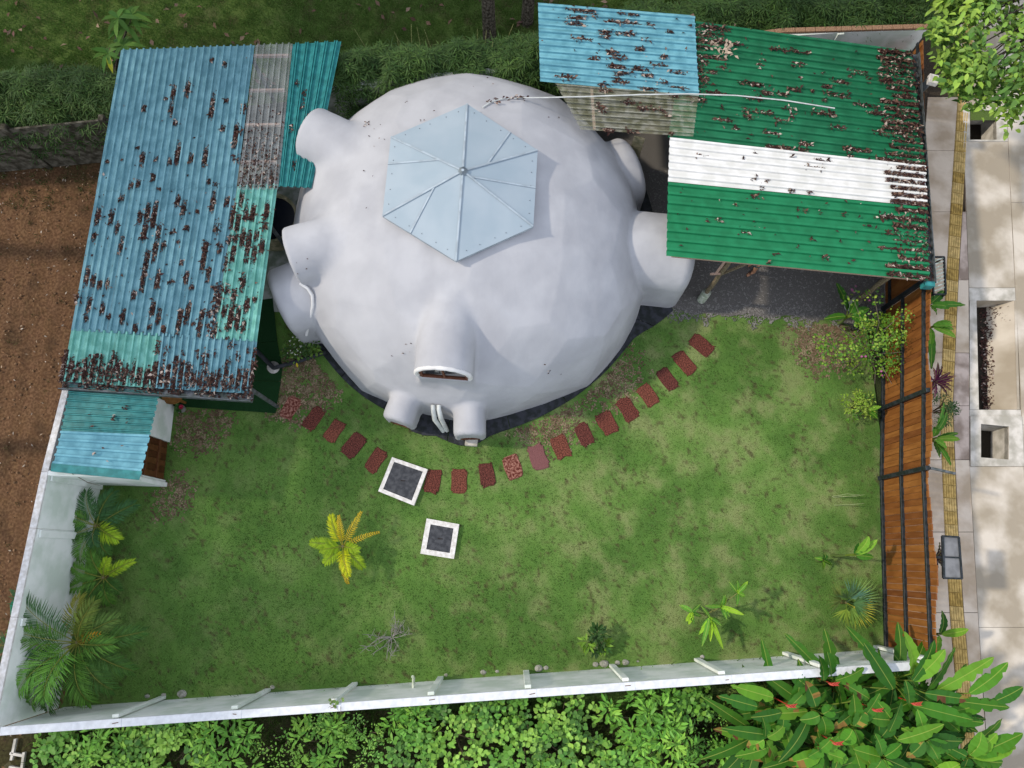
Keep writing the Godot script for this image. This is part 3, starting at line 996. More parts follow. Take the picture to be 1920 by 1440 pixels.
	for a in [[905, 201, -1], [921, 191, -1], [942, 185.5, -1], [975, 183.5, -1], [1020, 183, 2.98], [1100, 181, 2.96], [1200, 177.5, 2.94], [1290, 176, 2.90], [1380, 179, 2.80], [1470, 188, 2.68], [1565, 203, 2.56]]:
		if a[2] > 0: cp.append(P(a[0], a[1], a[2]))
		else:
			var h := 3.0
			var q := P(a[0], a[1], h)
			for it in 10:
				h = dome_h(q.x, q.z) + 0.03
				q = P(a[0], a[1], h)
			cp.append(q)
	var cr := []
	for k in cp.size(): cr.append(0.014)
	b.tube(cp, cr, 8)
	solo("conduit_pipe", b, M.pvc, "thin grey conduit running from the dome's skylight over the blue roof", "pipe")
	b = MB.new()
	for i in 34:
		var c: Vector3 = cp[1 + rng.randi() % 3]
		dead_leaf(b, c + Vector3(rr(-0.2, 0.2), 0.0, rr(-0.02, 0.06)), Vector3.UP, Vector3.RIGHT, rr(0.05, 0.1))
	for i in 60:
		var a: Array = [[690, 232], [683, 236], [715, 262], [760, 195], [808, 210], [790, 228], [690, 330], [712, 376], [950, 340], [1033, 232], [560, 500], [1025, 700], [752, 660], [900, 150]][rng.randi() % 14]
		if i > 34 and rng.randf() < 0.7: a = [686, 233]
		var s := 5.0 if i > 30 else 26.0
		var px := float(a[0]) + rr(-s, s); var py := float(a[1]) + rr(-s, s) * 0.7
		var h := 2.5
		var q := P(px, py, h)
		for it in 14:
			h = lerpf(h, dome_h(q.x, q.z), 0.7)
			q = P(px, py, h)
		if absf(dome_sdf(q)) < 0.03:
			dead_leaf(b, q + Vector3(0, 0.01, 0), Vector3.UP, Vector3.RIGHT, rr(0.03, 0.06))
	solo("leaf_litter", b, M.dead, "few dead leaves and twigs lying on the white dome", "leaves", "", "stuff")

# ---------------------------------------------------------------- ground
func gn(f: FastNoiseLite, x: float, z: float) -> float:
	return f.get_noise_2d(x, z) * 0.5 + 0.5

var f1 := FastNoiseLite.new()
var f2 := FastNoiseLite.new()
var f3 := FastNoiseLite.new()
func ground_noises() -> void:
	f1.seed = 11; f1.frequency = 0.35; f1.fractal_octaves = 4
	f2.seed = 12; f2.frequency = 2.4; f2.fractal_octaves = 4
	f3.seed = 13; f3.frequency = 6.0; f3.fractal_octaves = 2

# how thin the turf is at a point: soil crumbs lie there instead of grass
func worn(x: float, z: float) -> float:
	var w := 0.0
	for a in [[-5.0, -3.9, 1.0, 0.8], [-4.4, -4.3, 0.8, 0.7], [-7.1, -3.0, 0.8, 0.6], [-7.6, -1.4, 0.6, 0.6], [0.8, -3.3, 1.1, 0.55], [2.1, -4.3, 1.1, 0.6], [7.4, -5.1, 1.0, 0.9]]:
		var d := Vector2(x - a[0], z - a[1]).length() / float(a[2])
		w = maxf(w, float(a[3]) * (1.0 - smoothstep(0.3, 1.15, d)))
	return w

func lawn_col(x: float, z: float) -> Color:
	var a := gn(f1, x, z)
	var mid := gn(f1, x * 2.6 + 31.0, z * 2.6)
	var bn := gn(f2, x, z)
	var cn := gn(f3, x, z)
	var deep := Color(0.098, 0.200, 0.044)
	var lush := Color(0.142, 0.272, 0.060)
	var dry := Color(0.27, 0.36, 0.13)
	var straw := Color(0.34, 0.31, 0.185)
	var earth := Color(0.090, 0.060, 0.038)
	var q := deep.lerp(lush, smoothstep(0.32, 0.68, a * 0.7 + bn * 0.3))
	var right := smoothstep(-4.0, 3.0, x)
	q = q.lerp(dry, smoothstep(0.36, 0.74, mid * 0.65 + a * 0.35) * (0.25 + 0.5 * right))
	q = q.lerp(straw, smoothstep(0.50, 0.70, bn * 0.45 + mid * 0.55) * (0.16 + 0.22 * right))
	# brown dots where the turf has opened, in loose clusters
	var cluster := smoothstep(0.48, 0.62, gn(f1, x * 3.2 + 70.0, z * 3.2))
	q = q.lerp(earth, smoothstep(0.62, 0.72, cn) * (0.06 + 0.6 * cluster))
	return q

func tuft_col(x: float, z: float) -> Color:
	var q := lawn_col(x, z)
	var t := rng.randf()
	if t < 0.08: return q.lerp(Color(0.40, 0.34, 0.20), 0.5)
	if t < 0.10: return Color(0.07, 0.045, 0.03)
	return q * rr(0.85, 1.45)

func sheet_grid(called: String, x0: float, x1: float, z0: float, z1: float, step: float, m: Material, colf: Callable, hf: Callable) -> void:
	var b := MB.new()
	var nx := int((x1 - x0) / step); var nzc := int((z1 - z0) / step)
	for j in nzc + 1:
		for i in nx + 1:
			var x := x0 + i * step; var z := z0 + j * step
			b.v.append(Vector3(x, hf.call(x, z), z))
			b.n.append(Vector3.UP)
			b.c.append(colf.call(x, z))
	for j in nzc:
		for i in nx:
			var q := j * (nx + 1) + i
			b.ix.append_array([q, q + 1, q + nx + 2, q, q + nx + 2, q + nx + 1])
	# normals from the heights
	for j in range(1, nzc):
		for i in range(1, nx):
			var q := j * (nx + 1) + i
			b.n[q] = Vector3(b.v[q - 1].y - b.v[q + 1].y, 2.0 * step, b.v[q - nx - 1].y - b.v[q + nx + 1].y).normalized()
	struct(called, b, m)

func tuft_mesh(n: int, h: float, spread: float, w: float) -> ArrayMesh:
	var b := MB.new()
	for i in n:
		var a := rr(0, TAU)
		var d := Vector3(cos(a) * rr(0.3, 1.1), 1.0, sin(a) * rr(0.3, 1.1)).normalized()
		b.leaf(Vector3(rr(-spread, spread), 0, rr(-spread, spread)), d, Vector3(cos(a + 1.3), 0.3, sin(a + 1.3)), h * rr(0.6, 1.2), w, 0.2, 0.4)
	return b.mesh(M.leaf_matte)

func scatter(called: String, mesh: Mesh, n: int, pos: Callable, col: Callable, s0: float, s1: float, label: String, category: String) -> void:
	var mm := MultiMesh.new()
	mm.transform_format = MultiMesh.TRANSFORM_3D
	mm.use_colors = true
	mm.mesh = mesh
	var pts := []
	var guard := 0
	while pts.size() < n and guard < n * 40:
		guard += 1
		var p: Vector3 = pos.call()
		if p.y > -50.0: pts.append(p)
	mm.instance_count = pts.size()
	for i in pts.size():
		var s := rr(s0, s1)
		mm.set_instance_transform(i, Transform3D(Basis(Vector3.UP, rr(0, TAU)).scaled(Vector3(s, s, s)), pts[i]))
		mm.set_instance_color(i, col.call(pts[i].x, pts[i].z))
	var o := MultiMeshInstance3D.new()
	o.multimesh = mm
	o.name = numbered(called)
	add_child(o)
	tag(o, label, category, "", "stuff")

func wall_x_left(z: float) -> float:
	return lerpf(-9.20, -9.45, clampf((z + 1.7) / 4.7, 0, 1))
func wall_z_front(x: float) -> float:
	return 2.33 - 0.0665 * (x - 0.29)

func build_ground() -> void:
	ground_noises()
	# far ground, with an opening over the drain pits
	var b := MB.new()
	var hx0 := 10.35; var hx1 := 13.2; var hz0 := -12.5; var hz1 := -1.0
	var E := 250.0
	for r in [[-E, hx0, -E, E], [hx1, E, -E, E], [hx0, hx1, -E, hz0], [hx0, hx1, hz1, E]]:
		b.quad(Vector3(r[0], -0.06, r[2]), Vector3(r[1], -0.06, r[2]), Vector3(r[1], -0.06, r[3]), Vector3(r[0], -0.06, r[3]), Vector3.UP)
	b.col = Color(1, 1, 1)
	var gm := mat(Color(0.045, 0.06, 0.022), 0.95, M.lawn.albedo_texture, 0.5)
	struct("ground", b, gm)
	sheet_grid("lawn", -9.5, 8.45, -11.4, 3.05, 0.045, M.lawn, lawn_col, func(x, z): return 0.012 * f1.get_noise_2d(x * 2.0, z * 2.0))
	var dirtc := func(x, z):
		var t := gn(f1, x * 1.4, z * 0.6) * 0.6 + gn(f2, x * 1.2, z * 0.12) * 0.4
		var q := Color(0.125, 0.068, 0.035).lerp(Color(0.195, 0.112, 0.058), t)
		q = q.lerp(Color(0.055, 0.034, 0.018), smoothstep(0.55, 0.8, gn(f2, x * 0.5, z * 0.3)) * 0.6)
		var g := smoothstep(-9.0, -10.2, z + f2.get_noise_2d(x * 0.4, z * 0.4) * 0.8)
		g = maxf(g, smoothstep(2.6, 3.6, z + f2.get_noise_2d(x * 0.4, z * 0.4) * 0.8))
		return q.lerp(Color(0.035, 0.042, 0.014), g * 0.85)
	sheet_grid("dirt_ground", -16.0, -9.3, -10.4, 6.0, 0.09, M.dirt, dirtc, func(x, z): return 0.012 * sin(x * 13.0 + f1.get_noise_2d(x, z) * 2.0) + 0.03 * f1.get_noise_2d(x * 1.5, z * 1.5) - 0.01)
	var woodc := func(x, z):
		var q := Color(0.10, 0.17, 0.042).lerp(Color(0.15, 0.21, 0.055), gn(f1, x * 0.8, z * 0.8))
		return q.lerp(Color(0.11, 0.08, 0.05), smoothstep(0.5, 0.72, gn(f2, x * 0.5, z * 0.5)) * 0.6)
	sheet_grid("woodland_floor", -18.0, 14.0, -21.0, -10.9, 0.14, M.lawn, woodc, func(x, z): return 0.06 * f1.get_noise_2d(x, z) - 0.03)
	sheet_grid("verge_ground", -11.0, 10.3, 1.7, 8.0, 0.2, M.lawn, func(x, z): return Color(0.11, 0.095, 0.055), func(x, z): return -0.03 + 0.03 * f1.get_noise_2d(x, z))
	# gravel yard: ragged lower edge
	var poly := PackedVector2Array()
	for a in [[1300, 590], [1330, 587], [1365, 594], [1400, 588], [1440, 597], [1480, 590], [1520, 602], [1560, 598], [1600, 612], [1640, 606], [1660, 610]]:
		var q := P(a[0], a[1])
		poly.append(Vector2(q.x, q.z))
	poly.append(Vector2(9.0, -5.4)); poly.append(Vector2(9.55, -11.8)); poly.append(Vector2(-0.5, -11.0)); poly.append(Vector2(-1.0, -8)); poly.append(Vector2(1.5, -8)); poly.append(Vector2(3.5, -5.95))
	b = MB.new()
	b.prism(poly, 0.0, 0.022)
	struct("gravel_yard", b, M.gravel)
	b = MB.new()
	b.prism(PackedVector2Array([Vector2(-0.6, -11.0), Vector2(-4.4, -10.9), Vector2(-8.9, -10.2), Vector2(-9.1, -5.9), Vector2(-5.3, -5.72), Vector2(-3.0, -7.0), Vector2(-1.1, -8.0)]), 0.0, 0.024)
	struct("yard_floor", b, mat(Color(0.33, 0.35, 0.33), 0.85, M.wall_grey.albedo_texture, 0.5))
	var peb := MB.new()
	for i in 5:
		var o := Vector3(rr(-0.02, 0.02), 0, rr(-0.02, 0.02))
		peb.box(o, Vector3(rr(0.005, 0.011), 0, 0.003), Vector3(0, rr(0.004, 0.008), 0), Vector3(-0.003, 0, rr(0.005, 0.01)), 0.003)
	var gpos := func():
		var p := Vector3(rr(2.5, 9.0), 0.022, rr(-9.5, -4.9))
		if rng.randf() < 0.3: p.z = rr(-5.9, -5.0)
		var fr := lerpf(-5.62, -5.42, (p.x - 4.2) / 5.0) + f2.get_noise_2d(p.x, 3.0) * 0.35
		if p.z > fr + 0.1: return Vector3(0, -99, 0)
		return p
	scatter("gravel", peb.mesh(M.dead), 7000, gpos, func(x, z): return Color(0.19, 0.182, 0.175) * rr(0.6, 1.4), 0.6, 1.4, "loose grey gravel of the yard under the green roof", "gravel")
	# artificial turf mat in strips
	var tm := thing("turf_mat", "dark artificial turf mat laid between the shed and the dome", "mat", P(430, 680))
	var strips := [[[300, 590], [512, 560], [520, 640], [300, 660]], [[300, 661], [520, 641], [530, 690], [527, 715], [300, 708]], [[300, 709], [527, 716], [517, 775], [332, 762], [300, 758]]]
	for s in strips:
		poly = PackedVector2Array()
		for a in s:
			var q := P(a[0], a[1])
			poly.append(Vector2(q.x, q.z))
		b = MB.new()
		b.prism(poly, 0.0, 0.03 + 0.002 * hrand(int(s[0][1])))
		part("turf_strip", b, M.mat_green, tm)
	# grass of the lawn
	var lp := func():
		var p := Vector3(rr(-9.3, 8.3), 0.0, rr(-6.2, 2.95))
		if p.z > wall_z_front(p.x) - 0.06 or p.x < wall_x_left(p.z) + 0.05: return Vector3(0, -99, 0)
		if p.x > 8.4 - (p.z + 3.4) * 0.1: return Vector3(0, -99, 0)
		if Vector2(p.x - DC.x, p.z - DC.z).length() < 4.5: return Vector3(0, -99, 0)
		if p.x < -5.4 and p.z < -3.35: return Vector3(0, -99, 0)
		if p.z < -5.5 and rng.randf() < 0.9: return Vector3(0, -99, 0)
		if rng.randf() < worn(p.x, p.z) * 0.8: return Vector3(0, -99, 0)
		p.y = 0.012 * f1.get_noise_2d(p.x * 2.0, p.z * 2.0) - 0.003
		for s in stone_spots:
			if Vector2(p.x - s.x, p.z - s.z).length() < 0.20: return Vector3(0, -99, 0)
		return p
	scatter("grass", tuft_mesh(6, 0.022, 0.03, 0.009), 55000, lp, tuft_col, 0.6, 1.3, "short patchy grass of the lawn inside the white walls", "grass")
	var crumb := MB.new()
	for k in 6:
		crumb.box(Vector3(rr(-0.05, 0.05), 0.002, rr(-0.05, 0.05)), Vector3(rr(0.006, 0.014), 0, 0.004), Vector3(0, 0.006, 0), Vector3(-0.004, 0, rr(0.006, 0.013)), 0.004)
	var cpos := func():
		var p := Vector3(rr(-8.5, 8.3), 0.004, rr(-5.4, -0.6))
		if Vector2(p.x - DC.x, p.z - DC.z).length() < 4.5 or (p.x < -5.4 and p.z < -3.35): return Vector3(0, -99, 0)
		if rng.randf() > worn(p.x, p.z) * 1.1: return Vector3(0, -99, 0)
		return p
	scatter("soil_crumbs", crumb.mesh(M.dead), 2600, cpos, func(x, z): return [Color(0.12, 0.078, 0.048), Color(0.17, 0.12, 0.075), Color(0.24, 0.19, 0.12)][rng.randi() % 3] * rr(0.7, 1.2), 0.6, 1.3, "brown soil crumbs showing where the turf is thin", "soil")
	var fp := func():
		var p := Vector3(rr(-14, 10), -0.02, rr(-17.5, -11.5))
		return p
	scatter("woodland_grass", tuft_mesh(8, 0.11, 0.07, 0.012), 22000, fp, func(x, z): return Color(0.125, 0.225, 0.05) * rr(0.7, 1.3), 0.6, 1.5, "rough shaded grass beyond the rear hedge", "grass")
	b = MB.new()
	for i in 420:
		b.col = [Color(0.16, 0.10, 0.07), Color(0.10, 0.06, 0.04), Color(0.21, 0.15, 0.11), Color(0.13, 0.07, 0.06)][rng.randi() % 4] * rr(0.6, 1.3)
		b.leaf(Vector3(rr(-14, 10), 0.06, rr(-17, -11.8)), Vector3(rr(-1, 1), rr(-0.1, 0.2), rr(-1, 1)).normalized(), Vector3(rr(-.5, .5), 1, rr(-.5, .5)), rr(0.12, 0.24), rr(0.07, 0.12), 0.25)
	solo("leaf_litter", b, M.dead, "fallen leaves scattered on the grass beyond the rear hedge", "leaves", "", "stuff")
	b = MB.new()
	for i in 900:
		b.col = [Color(0.32, 0.24, 0.17), Color(0.05, 0.03, 0.02), Color(0.22, 0.12, 0.06), Color(0.42, 0.36, 0.30)][rng.randi() % 4] * rr(0.6, 1.2)
		b.leaf(Vector3(rr(-14, -9.6), 0.025, rr(-9.6, 4.2)), Vector3(rr(-1, 1), rr(-0.1, 0.2), rr(-1, 1)).normalized(), Vector3(rr(-.5, .5), 1, rr(-.5, .5)), rr(0.03, 0.10), rr(0.015, 0.04), 0.25)
	var clod := MB.new()
	clod.box(Vector3(0, 0.01, 0), Vector3(0.03, 0.004, 0.01), Vector3(0, 0.018, 0.004), Vector3(-0.008, 0, 0.024), 0.012)
	scatter("dirt_clods", clod.mesh(M.dead), 700, func(): return Vector3(rr(-14, -9.65), 0.0, rr(-9.4, 3.6)), func(x, z): return Color(0.18, 0.105, 0.056) * rr(0.6, 1.3), 0.15, 1.0, "small clods and stones of the red dirt", "dirt")
	scatter("dirt_weeds", tuft_mesh(8, 0.10, 0.05, 0.014), 260, func(): return Vector3(rr(-14, -9.65), 0.0, rr(-9.6, -8.4) if rng.randf() < 0.6 else rr(-9.0, 3.8)), func(x, z): return Color(0.07, 0.11, 0.03) * rr(0.6, 1.4), 0.5, 1.3, "sparse weeds sprouting from the red dirt", "weeds")
	solo("ground_litter", b, M.dead, "bits of straw, twigs and clods on the bare red dirt", "debris", "", "stuff")

# ---------------------------------------------------------------- walls, shed, gate
func rear_z(x: float) -> float:
	if x < 0.5: return -11.02 - 0.108 * (x - 0.49) + (0.12 if x < -3.9 else 0.0)
	if x < 6.3: return lerpf(-11.02, -12.0, (x - 0.5) / 5.8)
	return lerpf(-12.0, -12.12, (x - 6.3) / 3.5)

func build_walls() -> void:
	# front wall
	var t := 0.13
	var x0 := -9.5; var x1 := 7.95
	var front := thing("boundary_wall", "long white panel wall with posts between the lawn and the undergrowth", "wall", Vector3(0, 0, wall_z_front(0)))
	var dirv := Vector3(1, 0, -0.0665).normalized()
	var nin := Vector3(-0.0665, 0, -1).normalized()
	var posts := [-9.35, -7.3, -5.12, -3.3, -1.50, 0.30, 2.12, 3.92, 5.8, 7.75]
	for i in posts.size() - 1:
		var a := Vector3(posts[i] + 0.0, 0, wall_z_front(posts[i])) - nin * t * 0.5
		var c := Vector3(posts[i + 1] - 0.004, 0, wall_z_front(posts[i + 1])) - nin * t * 0.5
		var b := MB.new()
		b.bar(a + Vector3(0, 0.88, 0), c + Vector3(0, 0.88, 0), t - 0.02, 1.96)
		part("wall_panel", b, M.wall_white, front)
		b = MB.new()
		b.bar(a + Vector3(0, 1.88, 0), c + Vector3(0, 1.88, 0), t + 0.015, 0.05, Vector3.UP, 0.006)
		part("coping", b, M.wall_cap, front)
	for i in range(1, posts.size()):
		var q := Vector3(posts[i], 0, wall_z_front(posts[i]))
		var b := MB.new()
		b.box(q + nin * 0.045 + Vector3(0, 0.92, 0), dirv * 0.062, Vector3(0, 0.925, 0), nin * 0.032, 0.008)
		part("post", b, M.wall_white, front)
		b = MB.new()
		b.box(q - nin * 0.062 + Vector3(0.03, 1.905, 0), dirv * 0.12, Vector3(0, 0.008, 0), nin * 0.07)
		var pc := part("post_cap", b, M.wall_cap, front)
		b = MB.new()
		b.box(q - nin * (0.06 + rr(-0.02, 0.02)) + Vector3(rr(-0.02, 0.08), 1.915, 0), dirv * rr(0.03, 0.06) + nin * rr(-0.01, 0.01), Vector3(0, 0.004, 0), nin * 0.006)
		part("rust_bar", b, M.rust, pc)
	# a short outlet pipe and stones along its foot
	var b := MB.new()
	var pp := P(775, 1283, 0.7)
	pp = Vector3(pp.x, 0.7, wall_z_front(pp.x))
	b.tube([pp + Vector3(0, 0.0, 0.03), pp + Vector3(0, 0.0, -0.2), pp + Vector3(0, 0.14, -0.22)], [0.03, 0.03, 0.03], 8)
	part("outlet_pipe", b, M.pvc_dirty, front)
	# left wall
	var left := thing("boundary_wall", "tall white plastered wall running from the shed to the palms, with red dirt behind", "wall", Vector3(-9.4, 0, 0.6))
	var zs := [-3.5, -1.70, -0.60, 1.05, 3.0]
	for i in 4:
		var a := Vector3(wall_x_left(zs[i]) - 0.07, 0, zs[i]); var c := Vector3(wall_x_left(zs[i + 1]) - 0.07, 0, zs[i + 1] - 0.004)
		if i == 0: a.x = -9.1
		b = MB.new()
		b.bar(a + Vector3(0, 0.9, 0), c + Vector3(0, 0.9, 0), 0.12, 1.92)
		part("wall_panel", b, M.wall_white, left)
		b = MB.new()
		b.bar(a + Vector3(-0.005, 1.885, 0), c + Vector3(-0.005, 1.885, 0), 0.135, 0.05, Vector3.UP, 0.006)
		part("coping", b, M.frame_white, left)
		if i > 0:
			b = MB.new()
			b.box(Vector3(wall_x_left(zs[i]) + 0.01, 0.9, zs[i] + 0.1), Vector3(0.02, 0, 0), Vector3(0, 0.9, 0), Vector3(0, 0, 0.07), 0.005)
			part("post", b, M.wall_white, left)
	# rear wall: precast concrete to the west, painted block wall with a brick top to the east
	var rz := rear_z
	var fence := thing("concrete_fence", "dirty precast concrete panel fence at the edge of the red dirt", "fence", Vector3(-10.5, 0, rz.call(-10.5)))
	var fx := -16.0
	var k := 0
	while fx < -4.7:
		var nx := minf(fx + 2.2, -4.6)
		for r in 4:
			b = MB.new()
			var dz := 0.006 * (hrand(k * 7 + r) - 0.5)
			b.bar(Vector3(fx + 0.06, 0.2 + r * 0.405, rz.call(fx) + dz), Vector3(nx - 0.06, 0.2 + r * 0.405, rz.call(nx) + dz), 0.05, 0.395, Vector3.UP, 0.01)
			part("panel", b, M.concrete_panel, fence)
		b = MB.new()
		b.box(Vector3(fx, 0.85, rz.call(fx) + 0.01), Vector3(0.065, 0, 0), Vector3(0, 0.88, 0), Vector3(0, 0, 0.075), 0.012)
		part("post", b, M.concrete_panel, fence)
		fx = nx; k += 1
	var rear := thing("boundary_wall", "grey-green block wall with bare brick top behind the dome", "wall", Vector3(2.0, 0, rz.call(2.0)))
	fx = -4.6; k = 0
	while fx < 9.6:
		var nx := minf(fx + 2.05, 9.8)
		b = MB.new()
		b.bar(Vector3(fx, 0.92, rz.call(fx)), Vector3(nx - 0.004, 0.92, rz.call(nx)), 0.13, 1.86)
		part("wall_panel", b, M.wall_white if fx > 4.5 else M.wall_grey, rear)
		if nx < 9.7:
			b = MB.new()
			b.box(Vector3(nx, 0.92, rz.call(nx) + 0.05), Vector3(0.075, 0, -0.008), Vector3(0, 0.93, 0), Vector3(0.006, 0, 0.06), 0.006)
			part("post", b, M.wall_white if fx > 4.5 else M.wall_grey, rear)
		var bx := fx
		while bx < nx - 0.05:
			b = MB.new()
			var e := minf(bx + 0.24, nx)
			b.bar(Vector3(bx + 0.006, 1.885, rz.call(bx)), Vector3(e - 0.006, 1.885, rz.call(e)), 0.12, 0.062, Vector3.UP, 0.006)
			part("brick", b, M.brick if bx > 4.5 else M.wall_grey, rear)
			bx = e
		fx = nx; k += 1

func build_shed() -> void:
	var sx := -7.78; var z0 := -3.42; var z1 := -1.66
	var shed := thing("garden_shed", "small white shed with teal and blue sheet roof and a brown board door", "shed", Vector3(-8.4, 0, -2.5))
	var b := MB.new()
	b.box(Vector3(sx - 0.05, 0.95, (z0 - 0.02 + -2.60) * 0.5), Vector3(0.05, 0, 0), Vector3(0, 0.95, 0), Vector3(0, 0, (-2.60 - z0 + 0.02) * 0.5))
	b.box(Vector3(sx - 0.05, 0.95, -1.70), Vector3(0.05, 0, 0), Vector3(0, 0.95, 0), Vector3(0, 0, 0.04))
	b.box(Vector3(sx - 0.05, 1.88, -2.17), Vector3(0.045, 0, 0), Vector3(0, 0.05, 0), Vector3(0, 0, 0.42))
	part("side_wall", b, M.wall_white, shed)
	b = MB.new()
	b.box(Vector3(-8.48, 0.95, z1 - 0.0), Vector3(0.75, 0, 0.02), Vector3(0, 0.95, 0), Vector3(0, 0, 0.05), 0.01)
	part("end_wall", b, M.wall_white, shed)
	b = MB.new()
	b.box(Vector3(-8.40, 0.95, z0 + 0.0), Vector3(0.60, 0, 0.0), Vector3(0, 0.9, 0), Vector3(0, 0, 0.05))
	part("end_wall", b, M.wall_white, shed)
	var door := MB.new()
	door.bar(Vector3(sx - 0.01, 0.42, -2.59), Vector3(sx - 0.01, 0.42, -1.75), 0.03, 0.09, Vector3.UP, 0.004)
	var dr := part("door", door, M.door2, shed)
	for k in 6:
		b = MB.new()
		b.box(Vector3(sx - 0.03, 0.95, -2.52 + k * 0.14), Vector3(0.012, 0, 0), Vector3(0, 0.88, 0), Vector3(0, 0, 0.066), 0.003)
		part("board", b, M.door if k % 2 == 0 else M.door2, dr)
	for y in [0.95, 1.5]:
		b = MB.new()
		b.bar(Vector3(sx - 0.005, y, -2.59), Vector3(sx - 0.005, y, -1.75), 0.03, 0.06, Vector3.UP, 0.004)
		part("batten", b, M.door2, dr)
	# roof sheets, ribs along x
	var pl := Vector3(1.98, 0, -0.01)
	var L := func(a: float, c: float) -> Vector3: return PL(a, c, pl)
	sheets(shed, [L.call(116, 808), L.call(135, 718), L.call(302, 733), L.call(283, 815)], 1, M.teal, 0.14, "deep", 0.012, "roof_sheet", "dark teal sheet")
	sheets(shed, [L.call(99, 877), L.call(116, 806), L.call(283, 813), L.call(265, 893)], 1, M.blue2, 0.15, "wide", 0.002, "roof_sheet", "light blue sheet")
	b = MB.new()
	b.quad(L.call(97, 884), L.call(99, 868), L.call(268, 884), L.call(263, 900), Vector3.UP)
	b.quad(L.call(97, 884), L.call(263, 900), L.call(263, 900) - Vector3(0, 0.10, 0), L.call(97, 884) - Vector3(0, 0.10, 0), Vector3.BACK)
	for i in b.v.size(): b.v[i].y += 0.036
	part("edge_flashing", b, M.teal, shed)
	b = MB.new()
	var nn := Vector3.UP
	for a in [[166, 778, 2], [212, 784, 6], [208, 765, 1], [235, 763, 3], [240, 786, 1], [172, 803, 3], [175, 853, 4], [200, 865, 1], [240, 795, 1], [190, 838, 1], [228, 840, 1]]:
		for i in a[2]:
			dead_leaf(b, L.call(a[0] + rr(-4, 4), a[1] + rr(-3, 3)) + Vector3(0, 0.03, 0), nn, Vector3.RIGHT, rr(0.05, 0.11))
	solo("leaf_litter", b, M.dead, "scattered dead leaves on the shed's sheet roof", "leaves", "", "stuff")

func gate_pt(z: float) -> float:
	var pts := [[-11.9, 9.62], [-5.9, 8.86], [-3.37, 8.51], [-1.78, 8.28], [1.78, 7.93], [3.0, 7.8]]
	for i in pts.size() - 1:
		if z <= pts[i + 1][0]:
			return lerpf(pts[i][1], pts[i + 1][1], (z - pts[i][0]) / (pts[i + 1][0] - pts[i][0]))
	return 7.8

func board_run(parent: Node3D, za: float, zb: float, wavy: bool) -> void:
	var unit := []
	for k in 5:
		var b := MB.new()
		b.box(Vector3.ZERO, Vector3(0.012, 0, 0), Vector3(0, 0.5, 0), Vector3(0, 0, 0.5), 0.0)
		unit.append(b.mesh(M.wood[k]))
	var w := 0.128
	var n := int((zb - za) / w)
	w = (zb - za) / n
	for k in n:
		var z := za + (k + 0.5) * w
		var x := gate_pt(z) + 0.035
		var top := 1.76
		if wavy:
			top = 1.885 + 0.075 * sin((z + 3.37) * 2.1 + 0.4) + 0.03 * sin(z * 5.0)
		var h := top - 0.05
		var yaw := atan2(gate_pt(z + 0.05) - gate_pt(z - 0.05), 0.1)
		var bs := Basis(Vector3.UP, yaw).scaled_local(Vector3(1, h, w - rr(0.004, 0.007)))
		inst("board", unit[rng.randi() % 5], Transform3D(bs, Vector3(x + 0.008 * (k % 2), 0.05 + h * 0.5, z) - parent.position), parent)

func build_gate() -> void:
	var g := thing("wooden_gate", "long gate of varnished vertical boards in a dark steel frame", "gate", Vector3(8.3, 0, -1.9))
	board_run(g, -5.75, 1.78, true)
	for e in [[-5.78, -3.40], [-3.34, -1.81], [-1.75, 1.80]]:
		for y in [0.06, 0.88, 1.72]:
			var b := MB.new()
			b.bar(Vector3(gate_pt(e[0]), y, e[0]), Vector3(gate_pt(e[1]), y, e[1]), 0.07, 0.06 if y > 0.1 else 0.08, Vector3.UP, 0.006)
			part("rail", b, M.steel, g)
	for z in [-5.8, -3.37, -1.78, 1.82]:
		var b := MB.new()
		b.box(Vector3(gate_pt(z) - 0.02, 0.96, z), Vector3(0.045, 0, 0), Vector3(0, 0.96, 0), Vector3(0, 0, 0.045), 0.006)
		part("post", b, M.steel, g)
	# bracket arm over the pavement with a thin clear fin under it
	var b := MB.new()
	var a0 := Vector3(8.34, 1.86, -1.78); var a1 := P(1791, 888, 1.86)
	b.bar(a0, a1, 0.05, 0.05, Vector3.UP, 0.006)
	var arm := part("bracket_arm", b, M.steel_grey, g)
	b = MB.new()
	b.quad(a0 + Vector3(0, -0.03, 0.02), a1 + Vector3(-0.08, -0.03, 0.02), a0.lerp(a1, 0.5) + Vector3(0, -0.2, 0.02), a0 + Vector3(0, -0.25, 0.02), Vector3.BACK)
	part("fin", b, M.clear, arm)
	var f := thing("wooden_fence", "brown board fence under the edge of the green roof by the pavement", "fence", Vector3(9.2, 0, -8.8))
	board_run(f, -11.85, -5.85, false)
	for y in [0.3, 1.6]:
		b = MB.new()
		b.bar(Vector3(gate_pt(-11.9), y, -11.9), Vector3(gate_pt(-5.86), y, -5.86), 0.05, 0.06)
		part("rail", b, M.steel, f)

# ---------------------------------------------------------------- pavement and road
func tact_x(z: float) -> float:
	var pts := [[-15.0, 12.25], [-12.1, 11.62], [-6.89, 10.53], [-3.46, 9.87], [-1.04, 9.60], [1.11, 9.42], [2.19, 9.36], [6.0, 9.1]]
	for i in pts.size() - 1:
		if z <= pts[i + 1][0]:
			return lerpf(pts[i][1], pts[i + 1][1], (z - pts[i][0]) / (pts[i + 1][0] - pts[i][0]))
	return 9.1

